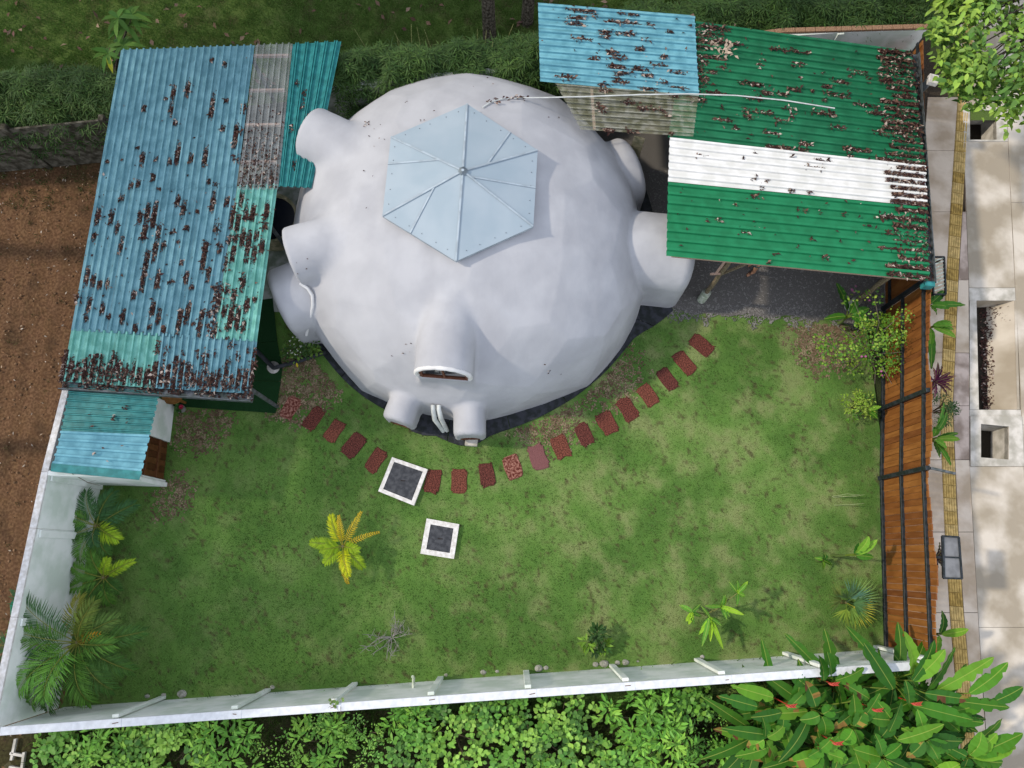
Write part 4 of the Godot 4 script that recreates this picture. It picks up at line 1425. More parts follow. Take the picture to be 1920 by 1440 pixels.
func kerb_x(z: float) -> float:
	var pts := [[-15.0, 12.1], [-12.9, 11.78], [-6.21, 10.97], [-2.1, 10.34], [2.08, 9.93], [6.0, 9.6]]
	for i in pts.size() - 1:
		if z <= pts[i + 1][0]:
			return lerpf(pts[i][1], pts[i + 1][1], (z - pts[i][0]) / (pts[i + 1][0] - pts[i][0]))
	return 9.6

func quad_slab(x0a: float, x1a: float, za: float, x0b: float, x1b: float, zb: float) -> PackedVector2Array:
	return PackedVector2Array([Vector2(x0a, za), Vector2(x1a, za), Vector2(x1b, zb), Vector2(x0b, zb)])

func build_road() -> void:
	# pavement: slabs either side of a strip of yellow ribbed tiles
	var base := MB.new()
	var zz := -15.0
	while zz < 5.5:
		var zn := zz + 1.0
		base.quad(Vector3(gate_pt(zz) + 0.06, -0.035, zz), Vector3(kerb_x(zz) + 0.0, -0.035, zz), Vector3(kerb_x(zn) + 0.0, -0.035, zn), Vector3(gate_pt(zn) + 0.06, -0.035, zn), Vector3.UP)
		zz = zn
	base.col = Color(1, 1, 1)
	var pv := struct("pavement", base, M.soil)
	var cuts := [-15.0, -13.2, -11.6, -10.05, -8.35, -6.55, -4.72, -3.45, -2.2, -0.6, 1.1, 2.9, 4.6, 5.5]
	for i in cuts.size() - 1:
		var za: float = cuts[i] + 0.006; var zb: float = cuts[i + 1] - 0.006
		var b := MB.new()
		var w := 0.30
		b.prism(quad_slab(tact_x(za) + w, kerb_x(za) - 0.012, za, tact_x(zb) + w, kerb_x(zb) - 0.012, zb), -0.08, 0.003 * hrand(i))
		part("slab", b, M.concrete3 if i in [4, 6, 7] else M.concrete2, pv)
		if za > -8.4:
			b = MB.new()
			b.prism(quad_slab(gate_pt(za) + 0.06, tact_x(za) - 0.012, za, gate_pt(zb) + 0.06, tact_x(zb) - 0.012, zb), -0.08, 0.002 * hrand(i + 40))
			part("slab", b, M.concrete2, pv)
		elif za > -13.0:
			b = MB.new()
			b.prism(quad_slab(tact_x(za) - 0.78, tact_x(za) - 0.012, za, tact_x(zb) - 0.78, tact_x(zb) - 0.012, zb), -0.08, 0.002 * hrand(i + 40))
			part("slab", b, M.concrete2, pv)
	# ribbed tiles
	var tile := MB.new()
	tile.box(Vector3(0, -0.012, 0), Vector3(0.142, 0, 0), Vector3(0, 0.012, 0), Vector3(0, 0, 0.142), 0.003)
	for k in 5:
		tile.box(Vector3(-0.108 + k * 0.054, 0.005, 0), Vector3(0.017, 0, 0), Vector3(0, 0.0045, 0), Vector3(0, 0, 0.13), 0.003)
	var tms := [tile.mesh(M.tactile[0]), tile.mesh(M.tactile[1]), tile.mesh(M.tactile[2])]
	zz = -14.2
	var strip := Node3D.new()
	strip.name = "tactile_strip"
	add_child(strip)
	strip.position = Vector3(tact_x(-3.0) + 0.14, 0, -3.0)
	tag(strip, "strip of yellow ribbed tactile tiles along the pavement", "paving")
	while zz < 4.6:
		var yaw := atan2(tact_x(zz + 0.3) - tact_x(zz - 0.3), 0.6)
		var k: int = [0, 0, 1, 1, 2, 0, 1][rng.randi() % 7]
		inst("tile", tms[k], Transform3D(Basis(Vector3.UP, yaw + rr(-0.008, 0.008)), Vector3(tact_x(zz) + 0.143, 0.004 + rr(-0.002, 0.002), zz) - strip.position), strip)
		zz += 0.289 / cos(yaw * 0.0)
	# road of cast concrete bays
	var rb := MB.new()
	rb.quad(Vector3(13.2, -0.04, -15), Vector3(30, -0.04, -15), Vector3(30, -0.04, 8), Vector3(13.2, -0.04, 8), Vector3.UP)
	var road := struct("road", rb, M.concrete)
	var trench := [Vector2(11.10, -6.02), Vector2(12.0, -6.02), Vector2(11.62, -3.36), Vector2(10.74, -3.36)]
	var pit := [Vector2(10.72, -3.02), Vector2(11.35, -2.96), Vector2(11.22, -2.2), Vector2(10.60, -2.25)]
	var pit2 := [Vector2(11.75, -11.2), Vector2(12.42, -11.2), Vector2(12.30, -10.35), Vector2(11.62, -10.35)]
	var bays := []
	# outer line of the first bay
	var ox := func(z: float) -> float: return lerpf(12.30, 11.05, (z + 8.0) / 10.0)
	var bcuts := [-15.0, -11.25, -10.3, -6.35, -6.02, -3.36, -3.20, -2.05, 1.4, 5.5]
	for i in bcuts.size() - 1:
		var za: float = bcuts[i] + 0.004; var zb: float = bcuts[i + 1] - 0.004
		if i == 4 or i == 6 or i == 1: continue
		bays.append([za, zb])
	for e in bays:
		var b := MB.new()
		b.prism(quad_slab(kerb_x(e[0]), ox.call(e[0]) - 0.008, e[0], kerb_x(e[1]), ox.call(e[1]) - 0.008, e[1]), -0.10, 0.0)
		part("slab", b, M.rim if e[1] - e[0] < 0.4 else M.concrete, road)
	for i in 4:
		var c2 := [-15.0, -8.6, -3.0, 2.2, 8.0]
		var za: float = c2[i] + 0.005; var zb: float = c2[i + 1] - 0.005
		var b := MB.new()
		b.prism(quad_slab(ox.call(za) + 0.008, 17.0, za, ox.call(zb) + 0.008, 17.0, zb), -0.10, 0.001)
		part("slab", b, M.concrete, road)
	# rims round the openings
	for e in [[trench, -6.02, -3.36, 0.10], [pit, -3.20, -2.05, 0.05], [pit2, -11.25, -10.3, 0.04]]:
		var O: Array = e[0]
		var za: float = e[1] + 0.002; var zb: float = e[2] - 0.002
		var outer := [Vector2(kerb_x(za), za), Vector2(ox.call(za) - 0.012, za), Vector2(ox.call(zb) - 0.012, zb), Vector2(kerb_x(zb), zb)]
		if e[0] == trench: outer = [Vector2(kerb_x(za), za), trench[1] + Vector2(0.06, 0.003), trench[2] + Vector2(0.06, -0.003), Vector2(kerb_x(zb), zb)]
		for s in 4:
			var a: Vector2 = outer[s]; var c: Vector2 = outer[(s + 1) % 4]
			var d: Vector2 = O[(s + 1) % 4]; var f: Vector2 = O[s]
			if absf((c - a).cross(f - a)) < 0.004 and absf((c - a).cross(d - a)) < 0.004: continue
			var b := MB.new()
			b.prism(PackedVector2Array([a, c, d, f]), -0.12, 0.012 if e[0] != pit else 0.03)
			part("rim", b, M.concrete if e[0] == trench and s != 3 else M.rim, road)
	# trench: a concrete slope that falls to a wet strip along the kerb
	var tr := MB.new()
	var t0 := Vector3(trench[0].x, 0, trench[0].y); var t1 := Vector3(trench[1].x, 0, trench[1].y); var t2 := Vector3(trench[2].x, 0, trench[2].y); var t3 := Vector3(trench[3].x, 0, trench[3].y)
	var D := Vector3(0, -0.5, 0)
	tr.quad(t1, t2, t3 + D + Vector3(0.48, 0, 0), t0 + D + Vector3(0.50, 0, 0), Vector3(-0.4, 1, 0))
	tr.quad(t0, t1, t1 + D, t0 + D, Vector3(0, 0, 1))
	tr.quad(t3, t2, t2 + D, t3 + D, Vector3(0, 0, -1))
	tr.quad(t0, t3, t3 + D, t0 + D, Vector3(1, 0, 0))
	part("drain_slope", tr, M.concrete, road)
	tr = MB.new()
	tr.quad(t0 + D * 0.97, t3 + D * 0.97, t3 + D * 0.93 + Vector3(0.53, 0, 0), t0 + D * 0.9 + Vector3(0.57, 0, 0), Vector3.UP)
	part("drain_bottom", tr, M.debris, road)
	tr = MB.new()
	for i in 500:
		var t := rng.randf()
		var wdt := 0.24 if t > 0.2 else 0.5
		var c := t0.lerp(t3, t) + D * 0.92 + Vector3(0.34 + rr(0.0, wdt), 0, 0)
		c.y = -0.46 + maxf(0.0, (c.x - t0.lerp(t3, t).x - 0.5)) * 1.1
		dead_leaf(tr, c, Vector3.UP, Vector3.RIGHT, rr(0.04, 0.1))
	solo("drain_debris", tr, M.dead, "dark rotting leaves lying in the open roadside drain", "debris", "", "stuff")
	for e in [[pit, -0.6], [pit2, -0.6]]:
		var O: Array = e[0]
		var b := MB.new()
		var dd := Vector3(0, e[1], 0)
		for s in 4:
			var a := Vector3(O[s].x, 0, O[s].y); var c := Vector3(O[(s + 1) % 4].x, 0, O[(s + 1) % 4].y)
			b.quad(a, c, c + dd, a + dd, Vector3(pit[0].x + 0.3, 0, -2.6) - a)
		part("pit_wall", b, M.rim, road)
		b = MB.new()
		b.quad(Vector3(O[0].x, e[1], O[0].y), Vector3(O[1].x, e[1], O[1].y), Vector3(O[2].x, e[1], O[2].y), Vector3(O[3].x, e[1], O[3].y), Vector3.UP)
		part("pit_bottom", b, M.debris, road)
	# planting bed beside the fence, north end
	var bed := MB.new()
	bed.prism(PackedVector2Array([Vector2(9.1, -8.36), Vector2(10.05, -8.36), Vector2(11.1, -13.6), Vector2(9.75, -13.6)]), -0.03, 0.03)
	struct("planting_bed", bed, M.soil)

# ---------------------------------------------------------------- stones and covers
var stone_spots := []
var stone_rows := [[545, 765, 30, -48], [588, 785, -69, 92], [627, 808, -80, 112], [663, 835, -92, 112], [705, 863, -75, 115], [812, 902, -32, 143], [861, 902, 0, 140], [913, 890, 24, 135], [962, 876, 35, 120], [1009, 857, 50, 125], [1052, 838, 55, 125], [1096, 815, 55, 115], [1138, 793, 65, 115], [1177, 768, 75, 115], [1215, 741, 75, 110], [1251, 711, 75, 100], [1284, 681, 80, 90], [1316, 648, 95, 75]]
func build_stones() -> void:
	var ord := ["first", "second", "third", "fourth", "fifth", "sixth", "seventh", "eighth", "ninth", "tenth", "eleventh", "twelfth", "thirteenth", "fourteenth", "fifteenth", "sixteenth", "seventeenth", "last"]
	for i in stone_rows.size():
		var a: Array = stone_rows[i]
		var c: Vector3 = stone_spots[i]
		var k := 0.18
		var d := (P(a[0] + a[2] * k, a[1] + a[3] * k) - P(a[0] - a[2] * k, a[1] - a[3] * k))
		d.y = 0; d = d.normalized()
		var s := Vector3(-d.z, 0, d.x)
		var poly := PackedVector2Array()
		var hl := 0.275 + 0.04 * (hrand(i * 3) - 0.5); var hw := 0.172 + 0.035 * (hrand(i * 5 + 1) - 0.5)
		var jit := []
		for j in 36:
			var t := TAU * j / 36.0
			var e := 0.22
			var lx := signf(cos(t)) * pow(absf(cos(t)), e); var ly := signf(sin(t)) * pow(absf(sin(t)), e)
			# square-ish outline with knocked corners
			var m := 1.0 + f3.get_noise_2d(i * 9.0 + cos(t) * 0.7, sin(t) * 0.7) * 0.2
			if absf(lx) > 0.85 and absf(ly) > 0.85: m *= 0.945
			var q := c + d * hl * lx * m + s * hw * ly * m
			jit.append(Vector2(q.x, q.z))
		var b := MB.new()
		var cc := Vector2(c.x, c.z)
		var top := 0.022 + 0.006 * hrand(i)
		var n := jit.size()
		for j in n:
			var p0: Vector2 = jit[j]; var p1: Vector2 = jit[(j + 1) % n]
			var i0 := cc.lerp(p0, 0.93); var i1 := cc.lerp(p1, 0.93)
			var hA := top + f3.get_noise_2d(p0.x * 3, p0.y * 3) * 0.008
			var hB := top + f3.get_noise_2d(p1.x * 3, p1.y * 3) * 0.008
			b.tri(Vector3(cc.x, top, cc.y), Vector3(i0.x, hA, i0.y), Vector3(i1.x, hB, i1.y), Vector3.UP)
			b.quad(Vector3(i0.x, hA, i0.y), Vector3(i1.x, hB, i1.y), Vector3(p1.x, top - 0.016, p1.y), Vector3(p0.x, top - 0.016, p0.y), Vector3.UP)
			b.quad(Vector3(p0.x, top - 0.016, p0.y), Vector3(p1.x, top - 0.016, p1.y), Vector3(p1.x, -0.03, p1.y), Vector3(p0.x, -0.03, p0.y), Vector3(p0.x - cc.x, 0, p0.y - cc.y))
		var m: Material = M.laterite[i % 4]
		var lb := "rust red laterite stepping stone, %s of the path from the turf mat" % ord[i]
		if i == 9: m = M.pink_stone; lb = "pale pink stepping stone, the only pink one of the path"
		if i == 8: m = M.laterite_pale; lb = "red stepping stone bleached whitish, beside the pale pink one"
		if i == 0: m = M.laterite_pale; lb = "red and whitish speckled stepping stone next to the turf mat"
		solo("stepping_stone", b, m, lb, "stepping stone", "stepping stones curving across the lawn")
	# two covers
	var data := [[[735, 857], [802, 880], [776, 948], [709, 921], 0.085, "larger white framed inspection cover with dark lid, among the stepping stones"], [[800, 972], [861, 983], [851, 1048], [788, 1038], 0.11, "smaller white framed inspection cover with dark lid, alone on the lawn"]]
	for e in data:
		var V := []
		var cen := Vector3.ZERO
		for j in 4:
			V.append(P(e[j][0], e[j][1], 0.09)); cen += P(e[j][0], e[j][1], 0.09) / 4.0
		var t := thing("inspection_cover", e[5], "manhole cover", Vector3(cen.x, 0, cen.z), "inspection covers on the lawn")
		var f: float = e[4]
		var inner := []
		for j in 4:
			var p: Vector3 = V[j]
			var q: Vector3 = p + ((V[(j + 1) % 4] - p) as Vector3).normalized() * f + ((V[(j + 3) % 4] - p) as Vector3).normalized() * f
			inner.append(q)
		for j in 4:
			var b := MB.new()
			var k := (j + 1) % 4
			b.prism(PackedVector2Array([Vector2(V[j].x, V[j].z), Vector2(V[k].x, V[k].z), Vector2(inner[k].x, inner[k].z), Vector2(inner[j].x, inner[j].z)]), -0.02, 0.09)
			part("frame_side", b, M.frame_white, t)
		var b := MB.new()
		var lp := PackedVector2Array()
		for q in inner:
			var w: Vector3 = (cen as Vector3).lerp(q, 0.985)
			lp.append(Vector2(w.x, w.z))
		b.prism(lp, -0.02, 0.078)
		var lid := part("lid", b, M.lid, t)
		b = MB.new()
		b.bar(Vector3(cen.x - 0.05, 0.083, cen.z - 0.005), Vector3(cen.x + 0.05, 0.083, cen.z + 0.005), 0.02, 0.012)
		part("handle", b, M.rubber, lid)
	# rounded stones at the foot of the front wall
	var k := 0
	for a in [[1010, 1253, 0.08], [1024, 1257, 0.05], [1117, 1250, 0.06], [1133, 1250, 0.085], [1158, 1247, 0.055], [1173, 1246, 0.07], [1196, 1248, 0.03], [1317, 1238, 0.05], [906, 1268, 0.06], [932, 1266, 0.04], [510, 1297, 0.05], [341, 1306, 0.09], [306, 1313, 0.05], [275, 1316, 0.05], [836, 1272, 0.04]]:
		var p := P(a[0], a[1])
		p.z = minf(p.z, wall_z_front(p.x) - 0.09)
		var b := MB.new()
		var r: float = a[2]
		var rings := 6; var seg := 9
		var g := []
		for i in rings + 1:
			var row := []
			for j in seg:
				var th := PI * 0.5 * i / rings; var ph := TAU * j / seg
				var m := 1.0 + 0.22 * f3.get_noise_3d(cos(ph) * 0.25 + k * 3.1, sin(ph) * 0.25, i * 0.06)
				row.append(p + Vector3(cos(ph) * sin(PI * 0.5 - th + 0.0) * r * 1.15 * m, -0.01 + r * 0.8 * sin(th) * m, sin(ph) * cos(th) * r * 0.9 * m))
			g.append(row)
		for i in rings:
			for j in seg:
				b.quad(g[i][j], g[i][(j + 1) % seg], g[i + 1][(j + 1) % seg], g[i + 1][j], g[i][j] - p + Vector3(0, 0.01, 0))
		solo("garden_stone", b, M.stone, "small rounded pale stone at the foot of the front wall", "stone", "stones along the front wall")
		k += 1

# ---------------------------------------------------------------- plants
func vary(c: Color, a: float) -> Color:
	var k := 1.45 * rr(1.0 - a, 1.0 + a)
	return Color(c.r * k * rr(0.92, 1.08), c.g * k, c.b * k * rr(0.9, 1.1))

# a pinnate frond: curved midrib with two rows of leaflets
func frond(parent: Node3D, base: Vector3, az: float, el: float, ln: float, droop: float, wid: float, c: Color, m: Material, nl := 24, bare := 0.18) -> void:
	var b := MB.new()
	var out := Vector3(cos(az), 0, sin(az))
	var pts := []; var rad := []
	var n := 9
	var twist := rr(-0.25, 0.25)
	var side0 := Vector3(-out.z, 0, out.x)
	for i in n + 1:
		var t := float(i) / n
		var e := el - droop * t * t * 1.6
		if i == 0: pts.append(base)
		else: pts.append(pts[i - 1] + (out * cos(e) + Vector3.UP * sin(e) + side0 * twist * t).normalized() * ln / n)
		rad.append(lerpf(0.012, 0.003, t))
	b.col = c.lerp(Color(0.32, 0.30, 0.06), 0.55)
	b.tube(pts, rad, 5, false)
	for k in nl:
		var t := bare + (1.0 - bare) * (k + 0.5) / nl
		var fi := t * n
		var i := mini(int(fi), n - 1)
		var p: Vector3 = (pts[i] as Vector3).lerp(pts[i + 1], fi - i)
		var tan: Vector3 = (pts[i + 1] - pts[i]).normalized()
		var side := tan.cross(Vector3.UP).normalized()
		var up := side.cross(tan).normalized()
		var w := wid * (0.35 + 0.65 * sin(PI * clampf(t * 0.86 + 0.1, 0, 1)))
		for s in [-1.0, 1.0]:
			b.col = vary(c, 0.22)
			var lean := lerpf(0.45, 1.5, t)
			var d: Vector3 = (side * s + tan * lean + up * rr(0.05, 0.4)).normalized()
			var l := w * rr(0.85, 1.1)
			var q := p + d * l * 0.62
			b.leaf(p, d, up, l * 0.66, 0.026, 0.1, 0.6)
			var d2 := (d + Vector3.DOWN * rr(0.25, 0.7)).normalized()
			b.leaf(p + d * l * 0.42, d2, up, l * 0.6, 0.023, 0.1, 0.3)
	part("frond", b, m, parent)

func palm(label: String, base: Vector3, h: float, fr: Array, cat := "palm") -> Node3D:
	var o := thing("palm_plant", label, cat, base)
	var b := MB.new()
	b.col = Color(0.14, 0.12, 0.05)
	b.tube([base, base + Vector3(0.01, h * 0.5, 0), base + Vector3(0, h, 0)], [0.05, 0.04, 0.03], 8)
	part("stem", b, M.leaf_matte, o)
	for f in fr:
		frond(o, base + Vector3(0, h - 0.05, 0), deg_to_rad(f[0]), f[1], f[2], f[3], f[4], f[5], M.leaf_gloss, f[6] if f.size() > 6 else 24)
	return o

# a banana-like blade on its stalk, from a to the tip t; real strip with midrib
func blade(parent: Node3D, root: Vector3, a: Vector3, t: Vector3, w: float, arch_: float, c: Color, brown := 0.0, m: Material = null, called := "leaf") -> void:
	var b := MB.new()
	b.col = c.lerp(Color(0.24, 0.30, 0.05), 0.5)
	if (a - root).length() > 0.03:
		var mid := root.lerp(a, 0.5) + Vector3(0, 0.05, 0)
		b.tube([root, mid, a], [0.018, 0.014, 0.011], 5, false)
	var n := 16
	var d := t - a
	var side := d.cross(Vector3.UP).normalized()
	var roll := rr(-0.45, 0.45)
	var ph := rr(0, 9.0)
	var rows := []
	for i in n + 1:
		var s := float(i) / n
		var p := a + d * s + Vector3.UP * arch_ * sin(PI * s) - Vector3.UP * arch_ * 0.0
		var ww := w * 0.5 * pow(sin(PI * clampf(0.04 + 0.94 * pow(s, 0.8), 0, 1)), 0.72)
		if i == n: ww = 0.006
		ww *= 1.0 + 0.02 * sin(i * 2.3 + ph) * (1.0 if i > 1 else 0.0)
		var sd := side.rotated(d.normalized(), roll + 0.18 * sin(s * 3.0 + ph))
		var up := sd.cross(d).normalized()
		if up.y < 0: up = -up
		var fold := 0.20 + 0.08 * sin(s * 5.0 + ph)
		var rip := 0.012 * sin(i * 1.9 + ph)
		var tl_ := 1.0; var tr_ := 1.0
		if w > 0.2 and i > 3 and i < n - 1:
			if hrand(i * 5 + int(ph * 77.0)) < 0.10: tl_ = 0.55
			if hrand(i * 9 + int(ph * 31.0)) < 0.10: tr_ = 0.55
		rows.append([p - sd * ww * tl_ + up * (ww * fold + rip), p - sd * minf(0.006, ww) - up * 0.004, p + sd * minf(0.006, ww) - up * 0.004, p + sd * ww * tr_ + up * (ww * fold - rip), up, sd])
	var hue := vary(c, 0.18)
	for i in n:
		var r0: Array = rows[i]; var r1: Array = rows[i + 1]
		var tint := hue * (0.92 + 0.16 * hrand(i + int(ph * 100)))
		for k in 3:
			var q := tint
			if k == 1: q = tint.lerp(Color(0.36, 0.40, 0.09), 0.45)
			if brown > 0.0 and (i > n * (1.0 - brown * (0.35 if k == 1 else 0.6)) or (k == (0 if ph > 4.5 else 2) and i > int(ph) and i < int(ph) + int(brown * 9.0))):
				q = [Color(0.19, 0.115, 0.03), Color(0.11, 0.05, 0.022), Color(0.24, 0.18, 0.04)][int(ph * 10.0 + k) % 3] * (0.8 + 0.4 * hrand(i))
			var i0 := b.v.size()
			for p in [r0[k], r0[k + 1], r1[k + 1], r1[k]]:
				b.v.append(p); b.c.append(q)
			var nn: Vector3 = r0[4]
			var tl: Vector3 = r0[5]
			for z in 4:
				b.n.append((nn + tl * (0.22 if k == 0 else (-0.22 if k == 2 else 0.0))).normalized())
			b.ix.append_array([i0, i0 + 2, i0 + 1, i0, i0 + 3, i0 + 2])
	part(called, b, m if m else M.leaf_gloss, parent)

func pick_green(k: int) -> Color:
	return [Color(0.030, 0.102, 0.010), Color(0.044, 0.132, 0.012), Color(0.020, 0.074, 0.010), Color(0.068, 0.168, 0.015), Color(0.035, 0.11, 0.013)][k % 5]

# a broad-leaved plant: stem top given by pixel and height, leaves by their tip pixels
func broad_plant(called: String, label: String, cat: String, px: float, py: float, h: float, tips: Array, w: float, group := "", stalk := 0.3) -> Node3D:
	var top := P(px, py, h)
	var base := Vector3(top.x, 0, top.z)
	var o := thing(called, label, cat, base, group)
	var b := MB.new()
	b.col = Color(0.10, 0.15, 0.04)
	var low := base + Vector3(0, h * 0.62, 0)
	b.tube([base, base + Vector3(0.01, h * 0.35, 0.01), low], [0.045, 0.036, 0.026], 7)
	part("stem", b, M.leaf_matte, o)
	var i := 0
	for t in tips:
		var tip := P(t[0], t[1], t[2])
		var root := low
		var a := (base + Vector3(0, h, 0)).lerp(tip, stalk)
		a.y = maxf(a.y, lerpf(h, t[2], stalk) + 0.02)
		if t.size() > 5: a = P(t[4], t[5], h)
		var c := pick_green(int(hrand(int(t[0]) * 7 + int(t[1])) * 5))
		if t.size() > 3 and t[3] == 2: c = Color(0.095, 0.205, 0.018)
		blade(o, root, a, tip, w * rr(0.85, 1.12), rr(0.02, 0.10), c, 0.5 if t.size() > 3 and t[3] == 1 else 0.0)
		i += 1
	# older leaves lower down fill the clump
	if called == "banana_plant":
		for k in 11:
			var az := k * 0.9 + hrand(int(px) + k) * 0.6
			var l := rr(0.75, 1.15)
			var a := low + Vector3(cos(az) * 0.12, rr(0.05, 0.35), sin(az) * 0.12)
			blade(o, low, a, a + Vector3(cos(az) * l, rr(-0.25, 0.15), sin(az) * l), w * rr(0.75, 1.0), rr(0.05, 0.14), pick_green(k) * 0.8, 0.35 if k == 3 else 0.0)
	return o

# a bush: woody stems and leaf clumps; leaf style 0 round, 1 lance, 2 small oval
func bush(called: String, label: String, cat: String, c: Vector3, rx: float, rz: float, h: float, n: int, ls: float, style: int, cols: Array, group := "", m: Material = null, y0 := 0.15) -> Node3D:
	var base := Vector3(c.x, 0, c.z)
	var o := thing(called, label, cat, base, group)
	var b := MB.new()
	b.col = Color(0.6, 0.55, 0.45)
	for k in 6:
		var a := rr(0, TAU)
		var e := base + Vector3(cos(a) * rx * 0.6, h * rr(0.55, 0.85), sin(a) * rz * 0.6)
		b.tube([base + Vector3(cos(a), 0, sin(a)) * 0.03, base.lerp(e, 0.5) + Vector3(rr(-.05, .05), 0.05, rr(-.05, .05)), e], [0.018, 0.013, 0.005], 5, false)
	part("stems", b, M.twig, o)
	b = MB.new()
	var clumps := maxi(5, n / 26)
	for q in clumps:
		var a := rr(0, TAU); var r := sqrt(rng.randf())
		var hh := sqrt(maxf(0.0, 1.0 - r * r * 0.85))
		var cc := base + Vector3(cos(a) * r * rx, maxf(y0, h * hh * rr(0.62, 1.0)), sin(a) * r * rz)
		var cl: Color = cols[rng.randi() % cols.size()]
		for i in int(n / clumps):
			var d := Vector3(rr(-1, 1), rr(-0.25, 0.9), rr(-1, 1)).normalized()
			var p := cc + d * rr(0.02, 0.20) * minf(1.0, rx * 2.0)
			b.col = vary(cl, 0.25)
			var ld := Vector3(d.x + rr(-0.6, 0.6), rr(-0.25, 0.35), d.z + rr(-0.6, 0.6)).normalized()
			var s := ls * rr(0.65, 1.2)
			var up := Vector3(rr(-.45, .45), 1, rr(-.45, .45)).normalized()
			if style == 0: b.leaf6(p, ld, up, s, s * 0.85, 0.12, 0.12)
			elif style == 1: b.leaf6(p, ld, up, s * 1.3, s * 0.42, 0.25, 0.2)
			else: b.leaf(p, ld, up, s, s * 0.5, 0.2)
	part("foliage", b, m if m else M.leaf, o)
	return o

# hedge of narrow feathery leaves drooping over a wall
func hedge(label: String, x0: float, x1: float, zf: Callable, depth: float, h: float, n: int, over := 0.5) -> void:
	var xm := (x0 + x1) * 0.5
	var o := thing("hedge", label, "hedge", Vector3(xm, 0, zf.call(xm) - depth * 0.5))
	var b := MB.new()
	var x := x0
	while x < x1:
		b.col = Color(0.35, 0.38, 0.16)
		var z: float = zf.call(x) - rr(0.25, depth - 0.2)
		b.tube([Vector3(x, -0.05, z), Vector3(x + rr(-.1, .1), h * 0.5, z), Vector3(x + rr(-.2, .2), h * 0.92, z + rr(-.2, .3))], [0.014, 0.011, 0.005], 5, false)
		x += 0.16
	part("stems", b, M.leaf_matte, o)
	b = MB.new()
	for i in n:
		x = rr(x0, x1)
		var t := rng.randf()
		var z: float = zf.call(x) + over - depth * t
		var lump := f1.get_noise_2d(x * 2.2, z * 2.2) + f1.get_noise_2d(x * 5.0, z * 5.0) * 0.5
		var y := h * (0.72 + 0.28 * sin(PI * clampf(t * 0.8 + 0.12, 0, 1))) + lump * 0.45 - rng.randf() * rng.randf() * 0.7
		if t < 0.16 and over > 0.0: y -= rng.randf() * (0.35 + 0.6 * gn(f1, x * 3.0, 7.0))
		if t > 0.85: y -= rng.randf() * 1.5
		var c := Color(0.016, 0.042, 0.008).lerp(Color(0.055, 0.105, 0.02), rng.randf() * gn(f1, x * 1.7, z * 1.7) * 1.2)
		var a0 := rr(0, TAU)
		var k := 7
		for j in k:
			var a := a0 + TAU * j / k + rr(-0.3, 0.3)
			b.col = vary(c, 0.25)
			var d := Vector3(cos(a), rr(-0.55, 0.15), sin(a)).normalized()
			b.leaf(Vector3(x, y, z) + d * 0.02, d, Vector3(rr(-.3, .3), 1, rr(-.3, .3)), rr(0.13, 0.26), rr(0.018, 0.03), 0.2, 0.35)
	part("foliage", b, M.leaf_matte, o)

# tree with limbs and leaf clusters; used for the trees in view and those whose shade falls into it
func tree(label: String, base: Vector3, top: Vector3, r0: float, cen: Vector3, rad: Vector3, ncl: int, per: int, ls: float, cols: Array, group := "", style := 0, lean := Vector3.ZERO) -> void:
	var o := thing("tree", label, "tree", base, group)
	var b := MB.new()
	b.col = Color(1, 1, 1)
	var pts := []; var rd := []
	for k in 8:
		var t := k / 7.0
		pts.append(base.lerp(top, t) + Vector3(sin(k * 1.3) * 0.05, 0, cos(k * 1.7) * 0.05) * r0 * 6.0 * (0.0 if k == 0 else 1.0) + lean * t * t)
		rd.append(r0 * lerpf(1.15, 0.5, t))
	pts[0] = base - Vector3(0, 0.1, 0)
	b.tube(pts, rd, 10)
	var tr := part("trunk", b, M.bark, o)
	var leafb := MB.new()
	var limb := MB.new()
	limb.col = Color(1, 1, 1)
	for q in ncl:
		var d := Vector3(rr(-1, 1), rr(-1, 1), rr(-1, 1))
		while d.length() > 1.0: d = Vector3(rr(-1, 1), rr(-1, 1), rr(-1, 1))
		d = d.normalized() * pow(d.length(), 0.6)
		var cc := cen + d * rad
		if q % 3 == 0:
			var s: Vector3 = pts[5 + rng.randi() % 3]
			limb.tube([s, s.lerp(cc, 0.5) + Vector3(rr(-.2, .2), rr(0, .3), rr(-.2, .2)), cc], [r0 * 0.3, r0 * 0.17, 0.008], 5, false)
		var cl: Color = cols[rng.randi() % cols.size()]
		var sp := minf(rad.x, minf(rad.y, rad.z)) * 0.28
		for i in per:
			var e := Vector3(rr(-1, 1), rr(-0.7, 0.7), rr(-1, 1)) * sp
			leafb.col = vary(cl, 0.28)
			var ld := Vector3(rr(-1, 1), rr(-0.6, 0.3), rr(-1, 1)).normalized()
			var s := ls * rr(0.7, 1.2)
			var up := Vector3(rr(-.5, .5), 1, rr(-.5, .5)).normalized()
			if style == 0: leafb.leaf(cc + e, ld, up, s, s * 0.55, 0.2)
			else: leafb.leaf6(cc + e, ld, up, s, s * 0.5, 0.2, 0.18)
	part("limbs", limb, M.bark, o)
	part("crown", leafb, M.leaf, o)

